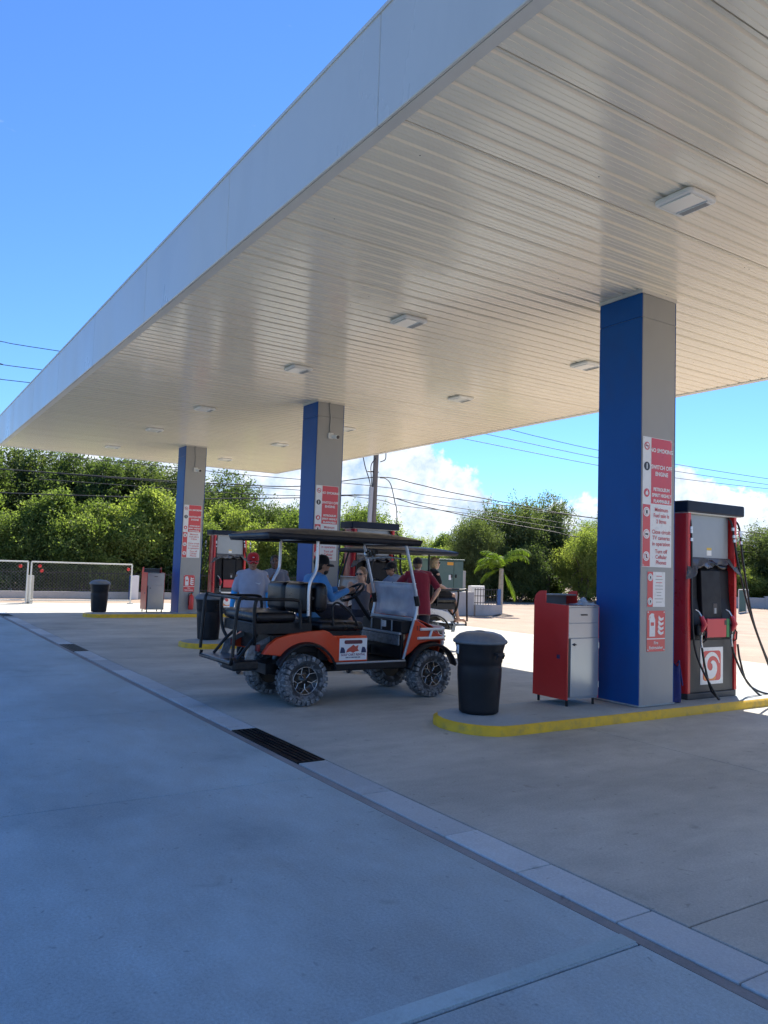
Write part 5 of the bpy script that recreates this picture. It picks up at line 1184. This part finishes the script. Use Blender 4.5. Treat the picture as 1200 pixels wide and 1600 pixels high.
# ------------------------------------------------------------------ people
def skin(n, c): return mat(n, c, rough=.5, var=.06, vscale=14, spec=.4)
SK_TAN, SK_DARK, SK_PALE = skin('skin_tan', (.36, .19, .12)), skin('skin_brown', (.13, .065, .042)), skin('skin_pale', (.50, .30, .22))
def cloth(n, c, bump=.35): return mat(n, c, rough=.85, var=.10, vscale=9, bump=bump, bscale=14, spec=.2, sheen=.2)
C_GREY, C_BLUE, C_BRIGHT = cloth('shirt_grey', (.36, .37, .45)), cloth('shirt_blue', (.10, .30, .62)), cloth('sleeve_blue', (.05, .36, .72))
C_BLACK, C_MAROON, C_NAVY, C_TANK, C_PALE = cloth('cloth_black', (.012, .012, .015)), cloth('shirt_maroon', (.17, .012, .03)), cloth('shorts_dark', (.02, .022, .035)), cloth('tank_grey', (.085, .09, .115)), cloth('shirt_pale', (.30, .33, .42))
C_RED = cloth('cap_red', (.42, .015, .02)); H_DARK = mat('hair_dark', (.012, .010, .009), rough=.55, var=.3, vscale=40); H_BLOND = mat('hair_blond', (.40, .28, .15), rough=.5, var=.35, vscale=30, bump=.6, bscale=60); H_BROWN = mat('hair_brown', (.16, .095, .055), rough=.5, var=.3, vscale=30, bump=.5, bscale=60)
M_LENS = mat('dark_lens', (.01, .01, .012), rough=.08, spec=.8); M_SHOE = mat('shoe', (.03, .03, .035), rough=.6); M_EYE = mat('eye_dark', (.02, .015, .012), rough=.2); M_LIP_ = mat('lip', (.22, .075, .06), rough=.45)

def remesh(mb, name, m, parent, vox=.009, smooth=4):
    me = mb.mesh(name); o = bpy.data.objects.new('tmp', me); COL.objects.link(o)
    r = o.modifiers.new('r', 'REMESH'); r.mode = 'VOXEL'; r.voxel_size = vox; r.use_smooth_shade = True
    if smooth: s = o.modifiers.new('s', 'SMOOTH'); s.factor = .5; s.iterations = smooth
    dg = bpy.context.evaluated_depsgraph_get(); m2 = bpy.data.meshes.new_from_object(o.evaluated_get(dg))
    bpy.data.objects.remove(o); bpy.data.meshes.remove(me); m2.name = name; m2.materials.clear(); m2.materials.append(m)
    m2.polygons.foreach_set('use_smooth', [True]*len(m2.polygons))
    ob = bpy.data.objects.new(name, m2); COL.objects.link(ob); ob.parent = parent; return ob
def limb(mb, pts, rad, seg=12):
    """tapered limb with rounded ends"""
    P = [Vector(p) for p in pts]; mb.tube(P, rad, seg)
    for p, r in zip(P, rad): mb.ell(p, (r, r, r), 10, 6)
def loft(mb, rings, side, seg=20):
    """rings: (centre, half width along side, half depth)"""
    S = Vector(side).normalized(); vs = []; n = len(rings); fs = []
    for i, (c, a, b_) in enumerate(rings):
        c = Vector(c); d = Vector(rings[min(i+1, n-1)][0])-Vector(rings[max(i-1, 0)][0]); d.normalize(); f = S.cross(d).normalized()
        for k in range(seg):
            t = 2*math.pi*k/seg; ca, sa = math.cos(t), math.sin(t)
            vs.append(c+S*a*(abs(ca)**.85*(1 if ca > 0 else -1))+f*b_*(abs(sa)**.85*(1 if sa > 0 else -1)))
    for i in range(n-1):
        for k in range(seg): fs.append((i*seg+k, i*seg+(k+1) % seg, (i+1)*seg+(k+1) % seg, (i+1)*seg+k))
    fs += [tuple(range(seg-1, -1, -1)), tuple(range((n-1)*seg, n*seg))]; mb.add(vs, fs, True)
def lerp(a, b, t): return Vector(a)*(1-t)+Vector(b)*t

def person(label, loc, rz, J, sk, o):
    """J: joints in local space, facing +y, +x is the figure's right-hand side"""
    t = thing('person', label, 'person', loc, rz); b = MB(); f = o.get('build', 1.)
    pel, wai, che, nek, hd = (Vector(J[k]) for k in ('pelvis', 'waist', 'chest', 'neck', 'head')); side = Vector(J.get('side', (1, 0, 0))).normalized(); hs = Vector(J.get('hside', J.get('side', (1, 0, 0)))).normalized()
    loft(b, [(pel-(wai-pel)*.5, .10*f, .08*f), (pel, .155*f, .105*f), (wai, .135*f, .095*f), (che, .165*f, .11*f), (lerp(che, nek, .72), .155*f, .09*f), (lerp(che, nek, .97), .075, .065)], side)
    upv = (hd-nek).normalized(); hup = Vector(J.get('hup', (0, 0, 1))).normalized(); ff = hup.cross(hs).normalized()          # face forward
    if ff.dot(Vector(J.get('look', (0, 1, 0)))) < 0: ff = -ff
    limb(b, [lerp(che, nek, .8), nek, hd-hup*.05], [.06, .054, .056])
    HM = Matrix((hs, ff, hup)).transposed()
    def H(x, y, z): return hd+HM @ Vector((x, y, z))
    b.ell(H(0, -.012, .025), (.074, .094, .092), 18, 12, HM); b.ell(H(0, .022, -.045), (.058, .070, .070), 16, 10, HM); b.ell(H(0, .055, -.088), (.030, .030, .026), 12, 8, HM)
    b.tube([H(0, .083, .022), H(0, .104, -.018), H(0, .092, -.032)], [.010, .014, .012], 8); b.ell(H(0, .098, -.02), (.016, .012, .011), 10, 6, HM)
    b.ell(H(0, .074, .036), (.052, .02, .012), 12, 6, HM)
    for s in (-1, 1):
        b.ell(H(s*.074, -.008, -.008), (.011, .022, .032), 10, 8, HM); b.ell(H(s*.036, .06, -.03), (.022, .026, .02), 10, 6, HM)
    sl = o.get('sleeve', .5); arms = []
    for s, q in ((1, 'r'), (-1, 'l')):
        sh, el_, wr = (Vector(J[k+q]) for k in ('sh', 'el', 'wr'))
        limb(b, [sh, lerp(sh, el_, .4), el_, lerp(el_, wr, .35), wr], [.055*f, .050*f, .040*f, .041*f, .027]); arms.append((sh, el_, wr))
        d = (wr-el_).normalized(); hd_ = Vector(J.get('hand'+q, d)).normalized(); pn = hd_.cross(side if abs(hd_.dot(side)) < .9 else Vector((0, 1, 0))).normalized(); ps = pn.cross(hd_).normalized()
        pc = wr+hd_*.052; b.tube([wr, wr+hd_*.03, wr+hd_*.085], [.027, .036, .036], 10, flat=.55); b.ell(pc, (.036, .036, .02), 10, 8, Matrix((ps, hd_, pn)).transposed())
        cur = J.get('curl', .5)
        for k, (off, ln) in enumerate(((-.029, .072), (-.010, .082), (.010, .077), (.028, .060))):
            a0 = wr+hd_*.085+ps*off; a1 = a0+(hd_*math.cos(cur*.6)+pn*math.sin(cur*.6))*ln*.5; a2 = a1+(hd_*math.cos(cur*1.7)+pn*math.sin(cur*1.7))*ln*.5
            b.tube([a0-hd_*.02, a0, a1, a2], [.0095, .0098, .0092, .008], 8)
        a0 = wr+hd_*.03-ps*.03; a1 = a0+(hd_*.6-ps*.75+pn*.25)*.038; a2 = a1+(hd_*.9-ps*.2+pn*.35)*.034; b.tube([a0+ps*.015, a0, a1, a2], [.013, .0125, .011, .009], 8)
    for q in 'rl':
        hp, kn, an, to = (Vector(J[k+q]) for k in ('hip', 'kn', 'an', 'toe'))
        limb(b, [hp, lerp(hp, kn, .45), kn, lerp(kn, an, .35), lerp(kn, an, .75), an], [.088*f, .078*f, .056*f, .058*f, .042*f, .036])
        d = (to-an); d.z = 0; d.normalize(); he = an-d*.045; he.z = to.z+.005
        limb(b, [he, an+Vector((0, 0, -.035)), lerp(an, to, .65)+Vector((0, 0, .005)), to], [.034, .038, .034, .024])
    remesh(b, 'body', sk, t, .0085, 3)
    # clothing
    if o.get('shirt'):
        hem = o.get('hem', .9); e = .022; b = MB(); base = pel-(wai-pel)*hem*.9
        loft(b, [(base, .165*f+e, .125*f+e), (pel, .160*f+e, .120*f+e), (wai, .150*f+e, .115*f+e), (che, .172*f+e, .118*f+e), (lerp(che, nek, .74), .16*f+e, .092*f+e), (lerp(che, nek, 1.0), .064+e, .056+e)] if not o.get('tank') else
             [(base, .158*f+.01, .115*f+.01), (wai, .138*f+.01, .100*f+.01), (che, .165*f+.010, .112*f+.012), (lerp(che, nek, .30), .128*f+.006, .10*f+.012)], side)
        if not o.get('tank'):
            for sh, el_, wr in arms:
                limb(b, [lerp(che, nek, .93), lerp(lerp(che, nek, .80), sh, .55), sh], [.055, .062*f, .058*f])
                if sl <= 1: limb(b, [lerp(che, sh, .6), lerp(che, sh, .97), lerp(sh, el_, .35), lerp(sh, el_, sl)], [.072*f, .060*f, .060*f, .056*f+.006])
                else: limb(b, [lerp(che, sh, .6), lerp(che, sh, .97), lerp(sh, el_, .5), el_, lerp(el_, wr, sl-1)], [.075*f, .067*f, .060*f, .052*f, .042])
        shirt = remesh(b, 'shirt', o['shirt'], t, .011, 4)
        if o.get('tank'):
            for s in (-1, 1):
                q = MB(); q.tube(bez([lerp(che, nek, .28)+side*s*.085*f+Vector(J['look_body'])*.115, lerp(che, nek, .80)+side*s*.09*f+Vector(J['look_body'])*.03, lerp(che, nek, .28)+side*s*.085*f-Vector(J['look_body'])*.115], 5), .014, 8); q.build('strap', o['shirt'], shirt)
        if o.get('logo'):
            fw = Vector(J['look_body']); c_ = lerp(wai, che, 1.12)+fw*(.118*f+.030)-side*.085; q = MB(); q.tube([c_-side*.032+Vector((0, 0, .012)), c_-side*.012-Vector((0, 0, .008)), c_+side*.045+Vector((0, 0, .010))], [.003, .008, .002], 6); q.build('chest_logo', M_SIGNWHITE, shirt)
    if o.get('cuff'):
        for sh, el_, wr in arms:
            b = MB(); limb(b, [lerp(sh, el_, .72), el_, lerp(el_, wr, .93)], [.052*f, .047*f, .032]); remesh(b, 'arm_sleeve', o['cuff'], t, .009, 2)
    if o.get('shorts'):
        ln = o.get('leg', .85); b = MB(); loft(b, [(pel-(wai-pel)*.75, .14*f, .11*f), (pel, .172*f, .128*f), (lerp(pel, wai, .6), .156*f, .116*f)], side)
        for q in 'rl':
            hp, kn, an = (Vector(J[k+q]) for k in ('hip', 'kn', 'an'))
            if ln <= 1: limb(b, [hp, lerp(hp, kn, .5), lerp(hp, kn, ln)], [.108*f, .100*f, .088*f])
            else: limb(b, [hp, lerp(hp, kn, .5), kn, lerp(kn, an, ln-1)], [.108*f, .096*f, .076*f, .06*f])
        remesh(b, 'shorts' if ln <= 1 else 'trousers', o['shorts'], t, .011, 3)
    if o.get('shoes'):
        for q in 'rl':
            an, to = Vector(J['an'+q]), Vector(J['toe'+q]); d = (to-an); d.z = 0; d.normalize(); he = an-d*.05; he.z = to.z+.008; b = MB()
            limb(b, [he, an+Vector((0, 0, -.02)), lerp(an, to, .6), to], [.042, .048, .043, .034]); remesh(b, 'shoe', o['shoes'], t, .01, 2)
    # hair and headgear
    hr = o.get('hair')
    if hr:
        b = MB(); b.ell(H(0, -.022, .040), (.084, .094, .090), 18, 12, HM)
        if o.get('long'):
            b.ell(H(0, -.055, -.02), (.080, .062, .095), 14, 10, HM)
            for s in (-1, 1): b.ell(H(s*.066, -.02, -.025), (.026, .048, .075), 10, 8, HM)
            b.ell(H(0, .04, .085), (.07, .05, .035), 12, 8, HM)
        else: b.ell(H(0, -.05, -.005), (.070, .056, .07), 14, 10, HM)
        if o.get('tail'): b.tube([H(0, -.10, .02), H(0, -.125, -.05), H(0, -.115, -.14)], [.03, .032, .012], 10)
        remesh(b, 'hair', hr, t, .009, 2)
    cp = o.get('cap')
    if cp:
        q = MB(); n = 20; vs = []; prof = [(1.0, .022), (1.0, .045), (.95, .085), (.78, .118), (.45, .138), (.0, .143)]
        for r_, z in prof:
            for k in range(n): a = 2*math.pi*k/n; vs.append(H(.090*r_*math.cos(a), -.010+.108*r_*math.sin(a), z))
        q.add(vs, [(i*n+k, i*n+(k+1) % n, (i+1)*n+(k+1) % n, (i+1)*n+k) for i in range(len(prof)-1) for k in range(n)]+[tuple(range(n-1, -1, -1))], True); c_ = q.build('cap', cp, t)
        q = MB(); q.grid(lambda u, v: H((u-.5)*2*.082*math.sqrt(max(.02, 1-(v*.92)**2)) if v > .3 else (u-.5)*2*.084, .070+.095*v-.05*(abs(u-.5)*2)**2*(1-v), .030-.012*v-.03*(abs(u-.5)*2)**2), 10, 6, .005); q.build('brim', cp, c_)
        q = MB(); q.ell(H(0, -.01, .145), (.008, .008, .005), 8, 5, HM); q.build('button', cp, c_)
        if o.get('badge'): q = MB(); q.ell(H(.0, .088, .075), (.018, .006, .014), 10, 6, HM); q.build('badge', M_SIGNWHITE, c_)
    if o.get('glasses'):
        q = MB()
        for s in (-1, 1):
            q.ell(H(s*.034, .088, .012), (.027, .010, .019), 12, 8, HM); q.tube([H(s*.058, .080, .017), H(s*.078, .0, .012)], .004, 6)
        q.tube([H(-.012, .095, .015), H(.012, .095, .015)], .004, 6); q.build('sunglasses', M_LENS, t)
    else:
        for s in (-1, 1): q = MB(); q.ell(H(s*.030, .079, .014), (.012, .008, .007), 8, 6, HM); q.build('eye', M_EYE, t)
    q = MB(); q.ell(H(0, .090, -.060), (.024, .007, .007), 10, 6, HM); q.build('mouth', M_LIP_, t)
    if o.get('beard'):
        b = MB(); b.ell(H(0, .03, -.075), (.058, .062, .045), 14, 10, HM); remesh(b, 'beard', o['beard'], t, .009, 1)
    return t

def stand(h=1.75, **k):
    s = h/1.75; J = dict(pelvis=(0, 0, .96*s), waist=(0, 0, 1.12*s), chest=(0, .005, 1.30*s), neck=(0, -.005, 1.50*s), head=(0, .015, 1.62*s), look=(0, 1, 0), look_body=(0, 1, 0),
                         shr=(.18, 0, 1.435*s), elr=(.25, -.02, 1.14*s), wrr=(.25, .06, .90*s), shl=(-.18, 0, 1.435*s), ell=(-.25, -.02, 1.14*s), wrl=(-.25, .06, .90*s),
                         hipr=(.09, 0, .92*s), knr=(.11, .02, .50*s), anr=(.12, -.02, .085), toer=(.15, .15, .035), hipl=(-.09, 0, .92*s), knl=(-.11, .02, .50*s), anl=(-.12, -.02, .085), toel=(-.15, .15, .035), handr=(0, .1, -1), handl=(0, .1, -1))
    J.update(k); return J
Z0 = 0.0
# standing attendant with the red cap, facing the orange cart
person('man in red cap, grey shirt and bright blue arm sleeves standing behind the cart', (-10.85, 4.73, Z0), R(250), stand(1.74, wrr=(.285, .10, .95), wrl=(-.25, .12, .95), elr=(.25, -.04, 1.16), ell=(-.25, -.02, 1.16), shr=(.18, 0, 1.44), shl=(-.18, 0, 1.44), neck=(0, 0, 1.51), head=(0, .03, 1.625), hup=(0, .12, 1)), SK_TAN,
       dict(build=1.02, shirt=C_GREY, sleeve=.75, hem=1.25, cuff=C_BRIGHT, shorts=C_BLACK, leg=1.6, shoes=M_SHOE, cap=C_RED, badge=True, glasses=True, logo=True, hair=H_DARK))
# man behind him with a raised hand
person('man with dark hair and pale shirt holding one hand near his chin', (-12.45, 5.84, Z0), R(243), stand(1.77, shr=(.185, 0, 1.44), elr=(.27, .16, 1.24), wrr=(.05, .27, 1.36), handr=(-.6, -.2, .6), wrl=(-.20, .12, .95), curl=1.2), SK_DARK,
       dict(shirt=cloth('shirt_dull', (.15, .16, .20)), sleeve=.7, hem=1.0, shorts=C_NAVY, leg=1.7, shoes=M_SHOE, hair=H_DARK))
# woman between the carts
person('woman in sunglasses and grey tank top standing between the two carts', (-10.38, 6.33, Z0), R(240), stand(1.60, elr=(.22, -.05, 1.04), wrr=(.20, .0, .82), ell=(-.24, -.03, 1.05), wrl=(-.26, .06, .82), hside=(.88, -.48, 0), shr=(.165, 0, 1.33), shl=(-.165, 0, 1.33)), SK_PALE,
       dict(build=.88, shirt=C_TANK, tank=True, hem=.9, shorts=C_NAVY, leg=.75, shoes=M_SHOE, hair=H_BROWN, tail=True, glasses=True))
# man in maroon with his back to us, leaning on the silver cart
person('man in maroon shirt and black cap leaning on the silver cart, back to camera', (-11.75, 8.40, Z0), R(68), stand(1.86, pelvis=(0, -.06, 1.0), waist=(0, -.03, 1.17), chest=(0, .03, 1.37), neck=(0, .06, 1.555), head=(-.01, .10, 1.675), shr=(.20, .04, 1.50), elr=(.36, -.06, 1.24), wrr=(.24, -.03, 1.01), handr=(-.6, .5, -.6), shl=(-.20, .05, 1.50), ell=(-.34, .22, 1.30), wrl=(-.36, .46, 1.27), handl=(0, 1, -.1), hipr=(.10, -.06, .96), hipl=(-.10, -.06, .96), hside=(.95, -.3, 0)), SK_PALE,
       dict(build=1.14, shirt=C_MAROON, sleeve=.8, hem=1.5, shorts=C_NAVY, leg=.95, shoes=M_SHOE, cap=C_BLACK, hair=H_BROWN))
# driver of the orange cart
def sit(**k):
    J = dict(pelvis=(0, 0, 1.06), waist=(0, .0, 1.20), chest=(0, .04, 1.38), neck=(0, .10, 1.54), head=(0, .14, 1.665), look=(0, 1, 0), look_body=(0, 1, 0), shr=(.19, .06, 1.48), elr=(.25, .22, 1.26), wrr=(.16, .42, 1.29), shl=(-.19, .06, 1.48), ell=(-.25, .22, 1.26), wrl=(-.16, .42, 1.29), handr=(-.2, .8, .2), handl=(.2, .8, .2),
             hipr=(.10, .04, 1.03), knr=(.14, .46, 1.0), anr=(.14, .60, .59), toer=(.15, .78, .525), hipl=(-.10, .04, 1.03), knl=(-.14, .46, 1.0), anl=(-.14, .60, .59), toel=(-.15, .78, .525), curl=1.5); J.update(k); return J
person('driver in blue long sleeve shirt and black cap at the orange cart wheel', (-8.98, 4.23+.50, 0), 0, sit(pelvis=(0, 0, 1.03), waist=(0, 0, 1.16), chest=(0, .04, 1.33), neck=(0, .10, 1.485), head=(0, .15, 1.605), shr=(.19, .06, 1.43), shl=(-.19, .06, 1.43), elr=(.24, .18, 1.20), ell=(-.25, .22, 1.22), wrr=(.19, .44, 1.30), wrl=(-.12, .46, 1.31)), SK_TAN, dict(build=1.06, shirt=C_BLUE, sleeve=1.9, hem=.7, shorts=C_NAVY, leg=.95, shoes=M_SHOE, cap=C_BLACK, hair=H_DARK, beard=H_DARK))
# driver of the silver cart
person('driver in pale blue shirt and black cap seated in the silver cart', (-12.75, 9.30-.66, 0), math.pi, sit(pelvis=(0, 0, 1.02), waist=(0, .03, 1.15), chest=(0, .08, 1.31), neck=(0, .15, 1.46), head=(0, .20, 1.58), shr=(.19, .10, 1.41), shl=(-.19, .10, 1.41)), SK_TAN, dict(build=1., shirt=C_PALE, sleeve=.7, hem=.7, shorts=C_NAVY, leg=.95, shoes=M_SHOE, cap=C_BLACK, hair=H_DARK))
# passenger on the rear seat of the silver cart, facing backwards
person('blond passenger in black shirt and sunglasses on the silver cart rear seat', (-12.78, 9.30+.18, 0), R(-8), sit(pelvis=(0, -.02, 1.15), waist=(0, -.03, 1.29), chest=(0, -.02, 1.46), neck=(0, .01, 1.60), head=(0, .04, 1.725), shr=(.165, 0, 1.53), elr=(.20, .06, 1.29), wrr=(.12, .27, 1.21), shl=(-.165, 0, 1.53), ell=(-.20, .06, 1.29), wrl=(-.12, .27, 1.21), hipr=(.09, .02, 1.12), knr=(.10, .42, 1.09), anr=(.09, .55, .64), toer=(.10, .72, .575), hipl=(-.09, .02, 1.12), knl=(-.10, .42, 1.09), anl=(-.09, .53, .64), toel=(-.10, .70, .575)), SK_PALE,
       dict(build=.92, shirt=C_BLACK, sleeve=.75, hem=.7, shorts=C_BLACK, leg=.75, hair=H_BLOND, long=True, glasses=True))
